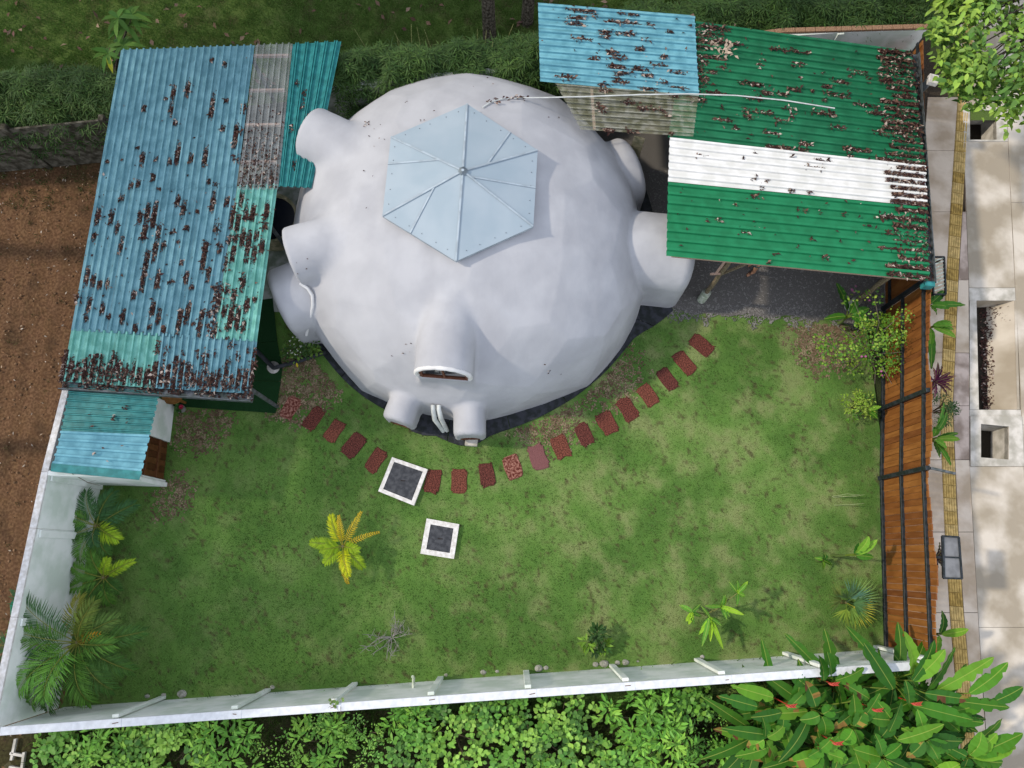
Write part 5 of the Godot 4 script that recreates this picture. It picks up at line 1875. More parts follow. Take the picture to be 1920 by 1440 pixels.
func build_plants() -> void:
	var yel := Color(0.30, 0.33, 0.012); var yelg := Color(0.17, 0.26, 0.014); var ora := Color(0.34, 0.24, 0.015)
	# golden palm on the lawn
	palm("young golden palm standing alone in the middle of the lawn", P(652, 1025), 0.5, [
		[190, 0.55, 0.75, 0.75, 0.20, yelg], [165, 0.75, 0.5, 0.8, 0.2, yelg], [-118, 0.65, 0.75, 0.65, 0.20, yel], [38, 0.5, 0.68, 0.8, 0.22, yelg], [70, 0.9, 0.75, 0.9, 0.2, yel], [82, 0.3, 0.85, 0.75, 0.13, ora, 16], [-55, 0.5, 0.85, 0.5, 0.13, ora, 15], [-28, 0.35, 0.85, 0.5, 0.10, ora, 14], [-92, 0.7, 0.7, 0.5, 0.12, ora, 14], [135, 0.6, 0.55, 0.8, 0.2, yelg], [10, 0.9, 0.45, 0.7, 0.18, yelg]])
	# palms along the left wall
	var dk := Color(0.030, 0.078, 0.026); var dg := Color(0.030, 0.075, 0.014); var mg := Color(0.052, 0.122, 0.018)
	palm("bushy dark palm by the white wall next to the shed", P(205, 988), 0.55, [
		[-65, 0.6, 0.85, 0.7, 0.36, dk, 26], [-25, 0.45, 0.95, 0.7, 0.34, dk, 26], [-110, 0.7, 0.8, 0.6, 0.32, dk], [195, 0.5, 0.8, 0.6, 0.34, dk], [-150, 0.7, 0.85, 0.6, 0.30, mg], [60, 0.5, 0.7, 0.8, 0.32, dg], [110, 0.45, 0.85, 0.8, 0.32, mg], [20, 0.7, 0.7, 0.9, 0.3, yelg], [150, 0.5, 0.75, 0.7, 0.3, dg], [80, 0.9, 0.5, 0.9, 0.26, dk]])
	palm("yellowish green palm between the two darker ones by the wall", P(212, 1082), 0.4, [
		[-30, 0.5, 0.75, 0.6, 0.2, yelg], [-120, 0.7, 0.7, 0.6, 0.26, mg], [160, 0.5, 0.75, 0.7, 0.3, mg], [120, 0.5, 0.7, 0.8, 0.3, dg], [70, 0.5, 0.6, 0.8, 0.3, mg], [30, 0.6, 0.5, 0.8, 0.26, dg], [195, 0.7, 0.7, 0.7, 0.28, mg], [-75, 0.8, 0.45, 0.7, 0.2, yelg]])
	var big := palm("large clumping palm with arching fronds in the corner of the walls", P(195, 1195), 1.0, [
		[-130, 0.95, 1.68, 0.75, 0.44, dk, 34], [178, 0.7, 1.68, 0.8, 0.44, dk, 34], [155, 0.55, 1.62, 0.8, 0.44, dg, 34], [120, 0.6, 1.51, 0.9, 0.46, mg, 34], [98, 0.6, 1.46, 0.9, 0.46, dg, 34], [75, 0.6, 1.34, 0.9, 0.44, mg, 32], [50, 0.55, 1.34, 0.85, 0.44, dg, 32], [20, 0.5, 1.40, 0.8, 0.42, dg, 32], [-5, 0.5, 1.46, 0.7, 0.40, dg, 32], [-35, 0.7, 1.06, 0.8, 0.37, Color(0.06, 0.105, 0.022), 28], [-60, 0.8, 1.01, 0.8, 0.37, Color(0.085, 0.12, 0.022), 28], [-90, 0.7, 1.01, 0.8, 0.33, Color(0.12, 0.125, 0.02), 28], [200, 1.1, 1.34, 0.9, 0.40, mg, 30], [140, 1.0, 1.40, 1.0, 0.46, Color(0.085, 0.20, 0.03), 32], [110, 1.1, 1.34, 1.1, 0.46, Color(0.085, 0.20, 0.03), 32], [0, 1.0, 1.12, 1.0, 0.40, mg, 30], [-20, 0.9, 0.84, 0.6, 0.13, Color(0.42, 0.16, 0.01), 10]])
	for k in 5:
		var b := MB.new()
		b.col = Color(0.16, 0.17, 0.05)
		var a := k * 1.3
		var p := big.position + Vector3(cos(a) * 0.12, 0, sin(a) * 0.12)
		b.tube([p, p + Vector3(cos(a) * 0.08, 0.95, sin(a) * 0.08)], [0.035, 0.022], 7)
		part("stem", b, M.leaf_matte, big)
	# fan palm near the gate
	var fan := palm("small fan palm with one blue-green and one yellow leaf near the gate", P(1575, 1128), 0.3, [])
	for f in [[-48, 0.75, Color(0.055, 0.12, 0.075), 0.48], [-30, 0.5, Color(0.11, 0.19, 0.05), 0.6], [-160, 0.6, Color(0.085, 0.12, 0.03), 0.5], [-100, 1.0, Color(0.06, 0.11, 0.04), 0.42], [35, 0.5, Color(0.30, 0.28, 0.03), 0.5], [60, 0.6, Color(0.10, 0.17, 0.03), 0.45], [105, 0.5, Color(0.15, 0.22, 0.03), 0.4], [10, 0.9, Color(0.04, 0.09, 0.03), 0.4]]:
		var b := MB.new()
		var a: float = deg_to_rad(f[0])
		var o := fan.position + Vector3(0, 0.28, 0)
		var d := Vector3(cos(a) * cos(f[1]), sin(f[1]), sin(a) * cos(f[1]))
		b.col = f[2]
		var q := o + d * 0.16
		b.tube([o, q], [0.009, 0.006], 4, false)
		var s := d.cross(Vector3.UP).normalized()
		for k in 15:
			var g := lerpf(-0.95, 0.95, k / 14.0)
			b.col = vary(f[2], 0.25)
			b.leaf(q, (d * cos(g) + s * sin(g) + Vector3.DOWN * rr(0.0, 0.25)).normalized(), Vector3.UP, f[3] * rr(0.85, 1.05), 0.03, 0.2, 0.4)
		part("frond", b, M.leaf_gloss, fan)
	# dry leafless bush
	var dry := thing("dry_bush", "leafless dry grey bush on the lawn near the front wall", "bush", P(735, 1195))
	for k in 15:
		var b := MB.new()
		b.col = Color(1, 1, 1)
		var a := rr(0, TAU)
		if k < 3: a = PI + rr(-0.3, 0.1)
		var ln := rr(0.3, 0.62) if k > 2 else 0.75
		var pts := [dry.position + Vector3(cos(a) * 0.02, 0, sin(a) * 0.02)]
		var cur: Vector3 = pts[0]
		var d := Vector3(cos(a), rr(0.35, 0.9), sin(a)).normalized()
		for j in 5:
			cur += d * ln / 5.0
			d = (d + Vector3(rr(-.4, .4), rr(-.25, .15), rr(-.4, .4))).normalized()
			pts.append(cur)
		b.tube(pts, [0.009, 0.008, 0.007, 0.006, 0.005, 0.003], 5, false)
		for j in [2, 3, 4]:
			for z in 2:
				var e := Vector3(rr(-1, 1), rr(-0.1, 0.7), rr(-1, 1)).normalized() * rr(0.08, 0.2)
				b.tube([pts[j], pts[j] + e * 0.5 + Vector3(rr(-.02, .02), 0, rr(-.02, .02)), pts[j] + e], [0.005, 0.004, 0.002], 4, false)
		part("branch", b, M.twig_grey, dry)
	# cut white stalks
	var cs := thing("cut_stalks", "bundle of pale dry stalks sticking out of the lawn beside the gate", "plant", P(1560, 937))
	for k in 4:
		var b := MB.new()
		b.col = Color(0.26, 0.32, 0.15)
		var p := cs.position + Vector3(rr(-.06, .06), 0, rr(-.14, .14))
		b.tube([p, p + Vector3(0.24 + k * 0.05, 0.22, rr(-.05, .05)), p + Vector3(0.42 + k * 0.05, 0.30, rr(-.06, .06))], [0.007, 0.006, 0.003], 5, false)
		part("stalk", b, M.leaf_matte, cs)
	# small lawn shrubs and saplings
	bush("small_shrub", "small dark glossy shrub on the lawn casting a shadow beside the front wall", "shrub", P(1112, 1190), 0.30, 0.30, 0.62, 190, 0.12, 1, [Color(0.028, 0.08, 0.008), Color(0.05, 0.13, 0.012), Color(0.10, 0.19, 0.014), Color(0.02, 0.055, 0.008)])
	var sp := thing("sapling", "leggy sapling with long bright green leaves on the lawn", "sapling", P(1326, 1150))
	for e in [[1383, 1112, 0.95, [[1402, 1090], [1397, 1118], [1383, 1096]]], [1352, 1138, 0.8, [[1395, 1153], [1378, 1150], [1362, 1121], [1322, 1136]]], [1331, 1158, 0.6, [[1356, 1218], [1332, 1203], [1316, 1212], [1310, 1190], [1345, 1185], [1337, 1180]]], [1296, 1148, 0.5, [[1277, 1134], [1291, 1171], [1286, 1165]]]]:
		var tp := P(e[0], e[1], e[2])
		var b := MB.new()
		b.col = Color(0.18, 0.20, 0.07)
		b.tube([sp.position + Vector3(rr(-.04, .04), 0, rr(-.04, .04)), sp.position.lerp(tp, 0.5) + Vector3(0, 0.08, 0), tp], [0.02, 0.016, 0.012], 6, false)
		part("stem", b, M.leaf_matte, sp)
		for k in 4:
			var a := rr(0, TAU)
			blade(sp, tp, tp, tp + Vector3(cos(a) * 0.26, rr(-0.12, 0.1), sin(a) * 0.26), 0.075, 0.02, Color(0.05, 0.14, 0.016))
		for t in e[3]:
			blade(sp, tp, tp + Vector3(rr(-.02, .02), 0.02, rr(-.02, .02)), P(t[0], t[1], e[2] - rr(0.0, 0.12)), 0.095, 0.03, [Color(0.10, 0.23, 0.02), Color(0.16, 0.30, 0.02), Color(0.06, 0.17, 0.02)][rng.randi() % 3])
	broad_plant("banana_sapling", "young banana plant with a bent stem on the lawn beside the gate", "banana plant", 1602, 1041, 1.05, [[1629, 1005, 1.3, 2], [1645, 1012, 1.2, 2], [1638, 1045, 1.0], [1612, 1018, 1.15]], 0.16, "", 0.08)
	broad_plant("banana_sapling", "tiny banana shoot at the foot of the young banana plant", "banana plant", 1543, 1050, 0.3, [[1527, 1046, 0.25], [1543, 1068, 0.2, 2], [1560, 1060, 0.25], [1545, 1038, 0.4]], 0.10, "", 0.05)
	# shrub and leaves inside the gate
	var yg := [Color(0.07, 0.155, 0.012), Color(0.11, 0.195, 0.016), Color(0.04, 0.105, 0.012), Color(0.16, 0.23, 0.03)]
	for e in [[1630, 665, 0.75, 1.15, 620, "tall flowering shrub with yellow-green leaves leaning on the gate"], [1598, 765, 0.34, 0.6, 170, "low yellow-green shrub at the foot of the gate post"]]:
		var c := P(e[0], e[1])
		bush("gate_shrub", e[5], "shrub", c, e[2], e[2] * 1.0, e[3], e[4] * 2.6, 0.07, 2, yg, "", null, 0.3)
	var sh := get_node("gate_shrub") as Node3D
	var tw := MB.new()
	tw.col = Color(1, 1, 1)
	for e in [[1640, 560, 1.4], [1690, 590, 1.5], [1690, 660, 1.5], [1672, 720, 1.1], [1540, 690, 0.7], [1535, 640, 0.8], [1600, 560, 1.2], [1680, 620, 1.6], [1590, 700, 0.5], [1555, 600, 0.9], [1640, 720, 0.8]]:
		var t := P(e[0], e[1], e[2])
		var s := sh.position
		tw.tube([s, s.lerp(t, 0.5) + Vector3(rr(-.1, .1), 0.15, rr(-.1, .1)), t], [0.016, 0.011, 0.004], 5, false)
	part("branches", tw, M.twig, sh)
	tw = MB.new()
	for e in [[1640, 556, 1.4, 26], [1690, 588, 1.5, 30], [1700, 600, 1.4, 16], [1545, 640, 0.8, 60], [1560, 668, 0.8, 40], [1600, 556, 1.2, 24], [1680, 630, 1.6, 26], [1555, 650, 0.9, 40], [1620, 600, 1.3, 50], [1650, 640, 1.5, 60], [1590, 660, 1.1, 60]]:
		for i in e[3]:
			var p := P(e[0] + rr(-20, 20), e[1] + rr(-16, 16), e[2] + rr(-0.15, 0.15))
			tw.col = vary(yg[rng.randi() % 4], 0.25)
			var s := rr(0.04, 0.075)
			tw.leaf6(p, Vector3(rr(-1, 1), rr(-.2, .3), rr(-1, 1)).normalized(), Vector3(rr(-.4, .4), 1, rr(-.4, .4)).normalized(), s, s * 0.75, 0.1, 0.12)
	for i in 9:
		var p := P([1601, 1618, 1596, 1655, 1632][i % 5] + rr(-5, 5), [540, 672, 545, 700, 560][i % 5] + rr(-4, 4), 1.15)
		tw.col = Color(0.35, 0.10, 0.22)
		tw.leaf6(p, Vector3(rr(-1, 1), 0.2, rr(-1, 1)).normalized(), Vector3.UP, 0.06, 0.05)
	part("foliage", tw, M.leaf, sh)
	broad_plant("broad_leaf_plant", "dark broad-leaved plant growing at the gravel edge under the green roof", "plant", 1592, 592, 0.55, [[1568, 530, 0.9], [1545, 598, 0.55], [1606, 560, 0.8], [1630, 578, 0.7], [1620, 605, 0.5], [1634, 608, 0.45]], 0.20, "", 0.15)
	broad_plant("broad_leaf_plant", "single pair of broad leaves sprouting beside the gate post", "plant", 1625, 770, 0.4, [[1652, 762, 0.45, 2], [1645, 785, 0.35]], 0.11, "", 0.1)
	# outside the gate
	broad_plant("pavement_plant", "broad-leaved plant drooping over the pavement next to the steel grille", "plant", 1742, 572, 0.9, [[1810, 572, 0.75], [1780, 578, 0.8], [1770, 545, 0.9], [1756, 590, 0.7], [1742, 545, 1.0]], 0.17, "", 0.12)
	broad_plant("pavement_plant", "broad-leaved plant with long leaves hanging over the yellow tiles", "plant", 1745, 612, 0.9, [[1784, 604, 0.85], [1792, 633, 0.7, 2], [1788, 618, 0.8], [1746, 692, 0.6], [1740, 660, 0.7], [1786, 610, 0.95]], 0.15, "", 0.1)
	broad_plant("pavement_plant", "light green broad-leaved plant beyond the dark clipped shrub", "plant", 1748, 822, 0.8, [[1797, 812, 0.8], [1800, 824, 0.75, 2], [1770, 755, 0.9], [1775, 845, 0.7], [1783, 873, 0.6], [1762, 858, 0.5], [1752, 800, 0.8], [1775, 772, 0.8]], 0.13, "", 0.15)
	broad_plant("pavement_plant", "broad green leaves between the gate's end and the banana clump", "plant", 1762, 1190, 1.0, [[1766, 1145, 1.2], [1816, 1180, 1.1, 2], [1745, 1235, 1.0, 2]], 0.15, "", 0.05)
	bush("clipped_shrub", "dense dark green clipped shrub against the outside of the gate", "shrub", P(1752, 772), 0.26, 0.34, 0.65, 700, 0.05, 2, [Color(0.018, 0.05, 0.012), Color(0.03, 0.07, 0.015), Color(0.05, 0.10, 0.02)])
	for e in [[1752, 716, "burgundy spiky-leaved plant against the outside of the gate", 0.55, Color(0.065, 0.012, 0.035), 0.42], [1752, 1046, "dark spiky plant under the grey two-pane panel", 0.5, Color(0.03, 0.014, 0.016), 0.38]]:
		var c := P(e[0], e[1], e[3])
		var o := thing("cordyline_plant", e[2], "plant", Vector3(c.x, 0, c.z))
		var b := MB.new()
		b.col = Color(0.1, 0.08, 0.05)
		b.tube([o.position, c], [0.022, 0.016], 6)
		part("stem", b, M.leaf_matte, o)
		for k in 15:
			var a := k * 2.4
			var d := Vector3(cos(a), rr(0.1, 0.9), sin(a)).normalized()
			blade(o, c, c, c + d * e[5] * rr(0.75, 1.1), 0.075, 0.06, e[4] * rr(0.7, 1.5))
	# banana clump in the near corner: each plant with its own leaves
	var grp := "banana plants in the corner clump"
	var bp := [
		[1590, 1295, 1.9, [[1620, 1206, 2.3, 0, 1675, 1292], [1620, 1252, 2.0, 0, 1567, 1276], [1535, 1229, 2.0, 0, 1545, 1276], [1551, 1222, 2.1, 0, 1560, 1268], [1480, 1262, 1.8, 0, 1510, 1284]], "banana plant whose leaves rise over the end of the white wall"],
		[1706, 1285, 2.0, [[1695, 1184, 2.6, 2, 1712, 1262], [1772, 1217, 2.4, 2, 1712, 1276], [1698, 1276, 2.0, 0, 1705, 1320], [1820, 1312, 1.9, 1, 1735, 1300], [1752, 1198, 2.3]], "banana plant with two bright upright leaves behind the wooden gate"],
		[1752, 1312, 1.9, [[1864, 1232, 2.2, 2, 1756, 1295], [1893, 1326, 1.9, 0, 1800, 1315], [1825, 1350, 1.8, 0, 1712, 1322], [1890, 1242, 2.1, 0, 1818, 1300], [1918, 1288, 1.9, 0, 1865, 1315]], "banana plant stretching long leaves over the pavement"],
		[1470, 1335, 1.6, [[1370, 1285, 1.7, 0, 1450, 1308], [1347, 1305, 1.5, 0, 1420, 1325], [1408, 1345, 1.5], [1500, 1268, 1.9, 0, 1490, 1318], [1525, 1275, 1.8], [1460, 1382, 1.3]], "banana plant at the wall end of the clump, leaning toward the weeds"],
		[1540, 1340, 1.8, [[1510, 1277, 2.0, 1, 1530, 1325], [1546, 1378, 1.5], [1562, 1322, 1.8], [1500, 1350, 1.6], [1585, 1330, 1.7], [1576, 1278, 1.9, 1, 1630, 1310]], "banana plant with brown scorched leaf tips in the middle of the clump"],
		[1600, 1365, 1.8, [[1560, 1366, 1.7, 1, 1608, 1330], [1618, 1325, 1.9, 1], [1650, 1300, 1.9], [1612, 1395, 1.5], [1575, 1395, 1.6], [1600, 1300, 2.0]], "banana plant holding a torn yellow-brown leaf"],
		[1672, 1350, 1.9, [[1690, 1316, 2.1, 0, 1668, 1372], [1770, 1358, 2.0, 0, 1684, 1388], [1640, 1310, 1.9], [1650, 1385, 1.7], [1625, 1345, 1.8]], "banana plant with a broad upright leaf near the gate corner"],
		[1735, 1385, 1.8, [[1785, 1408, 1.6], [1805, 1390, 1.7], [1720, 1330, 2.0], [1760, 1425, 1.5], [1700, 1420, 1.6, 1], [1690, 1365, 1.9]], "banana plant beside the rusty torn leaf at the clump's road side"],
		[1435, 1385, 1.5, [[1352, 1365, 1.5, 0, 1440, 1378], [1378, 1418, 1.4, 0, 1440, 1402], [1430, 1345, 1.6], [1472, 1358, 1.5], [1455, 1430, 1.2, 1], [1400, 1400, 1.4, 1]], "banana plant at the outer edge of the clump above the weeds"],
		[1545, 1410, 1.6, [[1562, 1382, 1.8, 0, 1515, 1420], [1470, 1432, 1.4, 1], [1520, 1380, 1.7, 1], [1590, 1425, 1.5], [1580, 1370, 1.7], [1505, 1445, 1.3]], "banana plant with one broad rounded leaf at the clump's front"],
		[1655, 1420, 1.7, [[1600, 1405, 1.7], [1640, 1375, 1.8], [1690, 1395, 1.7], [1625, 1450, 1.4, 1], [1710, 1445, 1.5], [1668, 1460, 1.4]], "banana plant with fan-like low leaves at the clump's front"],
		[1815, 1420, 1.6, [[1870, 1375, 1.7, 2], [1905, 1400, 1.5, 2], [1840, 1372, 1.7], [1775, 1400, 1.6], [1880, 1430, 1.4], [1800, 1450, 1.3], [1918, 1375, 1.6]], "banana plant spreading yellow-green leaves onto the road"],
		[1760, 1340, 1.5, [[1800, 1372, 1.4], [1845, 1355, 1.5], [1730, 1360, 1.5], [1870, 1310, 1.6], [1790, 1335, 1.6, 1]], "banana plant half hidden under long leaves by the pavement"],
		[1740, 1455, 1.5, [[1690, 1432, 1.5], [1760, 1440, 1.4], [1800, 1432, 1.5, 2], [1860, 1450, 1.3], [1720, 1480, 1.2]], "banana plant at the near road edge of the clump"]]
	for e in bp:
		broad_plant("banana_plant", e[4], "banana plant", e[0], e[1], e[2], e[3], 0.265, grp, 0.10)
	for e in [[1558, 1281], [1713, 1318], [1478, 1322], [1565, 1392], [1640, 1330]]:
		var c := P(e[0], e[1], 2.0)
		var b := MB.new()
		b.col = Color(0.45, 0.05, 0.03)
		for k in 6:
			b.leaf(c + Vector3(k * 0.025 - 0.06, 0.0, (k % 2) * 0.02), Vector3(0.7, 0.5 - k * 0.1, 0.3 - 0.6 * (k % 2)).normalized(), Vector3.UP, 0.12, 0.035, 0.5)
		b.tube([Vector3(c.x, 0, c.z), c], [0.015, 0.01], 5)
		solo("red_flower_spike", b, M.leaf, "small red flower spike among the banana leaves", "flower", "red flowers in the banana clump")
	# undergrowth below the front wall
	var ug := [Color(0.075, 0.185, 0.022), Color(0.115, 0.245, 0.030), Color(0.050, 0.130, 0.020), Color(0.155, 0.290, 0.045), Color(0.085, 0.21, 0.03)]
	var where := ["under the wall's corner by the palms", "next to the concrete sticks", "with drooping five-fingered leaves", "with star-shaped leaf whorls", "among long grass"]
	var wl := [[115, 1400, 0.5, 0.5, 0, "low weed bush with rounded leaves at the dirt end of the front wall"], [190, 1395, 0.55, 0.6, 1, "weed bush with pointed leaves behind the palm corner of the front wall"], [260, 1415, 0.6, 0.55, 0, "bright round-leaved weed bush behind the front wall, second from the dirt"], [345, 1395, 0.6, 0.7, 0, "leafy weed bush under the third panel of the front wall"], [430, 1385, 0.75, 0.95, 1, "tall weed bush with star-shaped leaf whorls behind the front wall"], [520, 1405, 0.55, 0.5, 2, "sparse small-leaved weed bush beside the star-leaved one"], [600, 1400, 0.6, 0.55, 1, "narrow-leaved weed bush in the long grass"], [680, 1385, 0.6, 0.6, 2, "fine-leaved weed bush below the ivy-tipped wall post"], [760, 1415, 0.65, 0.5, 0, "dark low weed bush in the long grass"], [850, 1385, 0.7, 0.8, 0, "bright round-leaved creeper mound right of the outlet pipe"], [925, 1350, 0.65, 0.75, 0, "round-leaved creeper mound pressed against the front wall"], [985, 1395, 0.75, 0.8, 0, "largest round-leaved creeper mound behind the front wall"], [1060, 1420, 0.65, 0.7, 0, "yellowish round-leaved creeper mound beside the glossy shrub"], [1060, 1345, 0.55, 0.65, 0, "small creeper mound under a wall post"], [1205, 1345, 0.8, 1.1, 1, "tall glossy shrub with pointed leaves behind the front wall"], [1240, 1400, 0.75, 1.0, 1, "glossy pointed-leaf shrub in front of the taller one"], [1165, 1410, 0.6, 0.7, 0, "round-leaved weeds at the foot of the glossy shrub"], [1320, 1375, 0.6, 0.55, 2, "dark small-leaved weeds beside the banana clump"], [1290, 1320, 0.5, 0.6, 0, "pale weed bush against the wall next to the glossy shrub"], [1370, 1420, 0.5, 0.5, 1, "low weeds under the outermost banana leaves"], [620, 1350, 0.5, 0.55, 2, "thin weed bush close under the front wall's ivy"], [300, 1365, 0.5, 0.55, 0, "round-leaved weeds close under the front wall near the palms"], [780, 1350, 0.5, 0.55, 1, "narrow-leaved weeds close under the outlet pipe panel"], [155, 1370, 0.4, 0.4, 2, "thin weeds at the very corner of the front wall"]]
	for e in wl:
		var c := P(e[0], e[1], 0.4)
		var cs2 := ug.duplicate()
		if e[4] == 1: cs2 = [Color(0.07, 0.19, 0.02), Color(0.11, 0.26, 0.03), Color(0.15, 0.30, 0.035)]
		c.z = maxf(c.z, wall_z_front(c.x) + 0.14 + float(e[2]) * 0.75)
		bush("weed_bush", e[5], "bush", c, e[2] * 1.05, e[2] * 0.85, e[3], int(620 * e[2]), [0.105, 0.125, 0.06][e[4]], e[4], cs2, "weeds below the front wall")
	var gp := func():
		var x := rr(-9.8, 8.2)
		return Vector3(x, -0.02, wall_z_front(x) + 0.15 + rng.randf() * 3.5)
	scatter("weed_grass", tuft_mesh(9, 0.34, 0.08, 0.014), 5200, gp, func(x, z): return ug[rng.randi() % 5].lerp(Color(0.12, 0.11, 0.04), rng.randf() * 0.4) * rr(0.4, 1.0), 0.6, 1.6, "long wild grass and creepers filling the ground below the front wall", "grass")
	# trailing bits on the coping
	var iv := MB.new()
	for i in 16:
		iv.col = vary(Color(0.08, 0.14, 0.03), 0.3)
		iv.leaf6(P(628 + rr(-12, 14), 1316 + rr(-6, 9), 1.93), Vector3(rr(-1, 1), 0.1, rr(-1, 1)).normalized(), Vector3.UP, 0.06, 0.045)
	for i in 5:
		iv.col = Color(0.2, 0.16, 0.09)
		iv.leaf(P(628 + rr(-10, 10), 1320, 1.9), Vector3(rr(-1, 1), 0.3, rr(-1, 1)).normalized(), Vector3.UP, 0.18, 0.008)
	solo("creeper_sprig", iv, M.leaf, "small creeper sprig clinging to the top of a wall post", "creeper")
	# hedge along the rear boundary
	var rz := rear_z
	hedge("feathery hedge drooping over the dirty concrete fence", -15.5, -7.6, rz, 1.7, 1.95, 3600, 0.12)
	hedge("feathery bamboo-like hedge behind the dome and grey wall", -4.0, 1.2, rz, 1.6, 2.15, 3400)
	hedge("feathery hedge behind the brick-topped wall beside the green roof", 1.2, 9.9, rz, 1.5, 2.0, 4300, -0.1)
	# leafy branch at the top left: whorls of long leaves
	var fr := thing("young_tree", "young tree with whorls of long glossy leaves behind the blue roof", "tree", P(215, 150))
	var tb := MB.new()
	tb.col = Color(1, 1, 1)
	var s0 := fr.position
	var tips := [P(240, 48, 2.5), P(222, 34, 2.7), P(203, 100, 2.2), P(232, 85, 2.3), P(248, 28, 2.6)]
	for t in tips:
		tb.tube([s0, s0.lerp(t, 0.5) + Vector3(0.05, 0.15, 0), t], [0.04, 0.028, 0.012], 6, false)
	part("trunk", tb, M.bark, fr)
	tb = MB.new()
	for t in tips:
		for k in 9:
			var a: float = k * 2.4 + t.x
			tb.col = vary([Color(0.045, 0.105, 0.02), Color(0.075, 0.15, 0.03)][k % 2], 0.2)
			tb.leaf6(t, Vector3(cos(a), rr(-0.35, 0.35), sin(a)).normalized(), Vector3.UP, rr(0.32, 0.55), 0.12, 0.3, 0.15)
	tb.col = Color(0.25, 0.28, 0.02)
	tb.leaf6(tips[2], Vector3(0.2, -0.2, 1).normalized(), Vector3.UP, 0.45, 0.12)
	part("crown", tb, M.leaf_gloss, fr)
	# trees of the woodland behind (trunks in view) and beside the road
	var dkg := [Color(0.035, 0.085, 0.018), Color(0.05, 0.11, 0.02), Color(0.028, 0.07, 0.016)]
	tree("pale-barked tree trunk rising from the hedge behind the dome", P(918, 72), Vector3(-1.0, 7.5, -15.2), 0.16, Vector3(-1.2, 9.0, -16.2), Vector3(3.2, 1.8, 2.6), 120, 34, 0.22, dkg)
	tree("darker tree trunk beside the pale-barked one behind the hedge", P(988, 42), Vector3(0.5, 7.5, -16.0), 0.15, Vector3(0.9, 9.2, -17.0), Vector3(3.0, 1.8, 2.6), 110, 34, 0.22, dkg)
	var rg := [Color(0.085, 0.165, 0.025), Color(0.13, 0.225, 0.035), Color(0.055, 0.12, 0.02), Color(0.17, 0.27, 0.04)]
	tree("leafy tree overhanging the pavement at the far end of the road", Vector3(14.4, 0, -13.4), Vector3(12.6, 3.6, -12.0), 0.14, Vector3(9.95, 4.1, -10.05), Vector3(1.65, 0.75, 2.0), 190, 26, 0.17, rg, "", 1)
	# tall trees just left of the view: the left half of the yard lies in their shade
	for e in [[-11.0, -15.6], [-5.8, -16.0], [4.4, -16.2], [8.6, -15.8]]:
		tree("tall broad-crowned tree of the woodland beyond the rear hedge", Vector3(e[0], 0, e[1]), Vector3(e[0] + 0.2, 6.4, e[1]), 0.2, Vector3(e[0], 7.6, e[1] + 0.6), Vector3(3.0, 1.5, 2.2), 90, 30, 0.30, dkg, "woodland trees beyond the hedge")
	var k2 := 0
	for e in [[-16.5, -13.0, 11.5], [-17.5, -8.0, 12.0], [-17.0, -3.2, 11.5], [-17.8, 1.6, 12.0], [-13.8, -17.0, 11.0]]:
		tree(["tall broad tree beyond the red dirt, behind the concrete fence line", "tall broad tree beyond the red dirt, opposite the blue roof", "tall broad tree beyond the red dirt, opposite the shed", "tall broad tree beyond the red dirt, opposite the palms", "tall tree in the woodland behind the left hedge"][k2], Vector3(e[0], 0, e[1]), Vector3(e[0] + 0.4, e[2] - 3.5, e[1]), 0.24, Vector3(e[0] + 0.5, e[2] - 1.8, e[1]), Vector3(3.0, 2.2, 3.0), 64, 22, 0.30, dkg, "shade trees left of the yard")
		k2 += 1

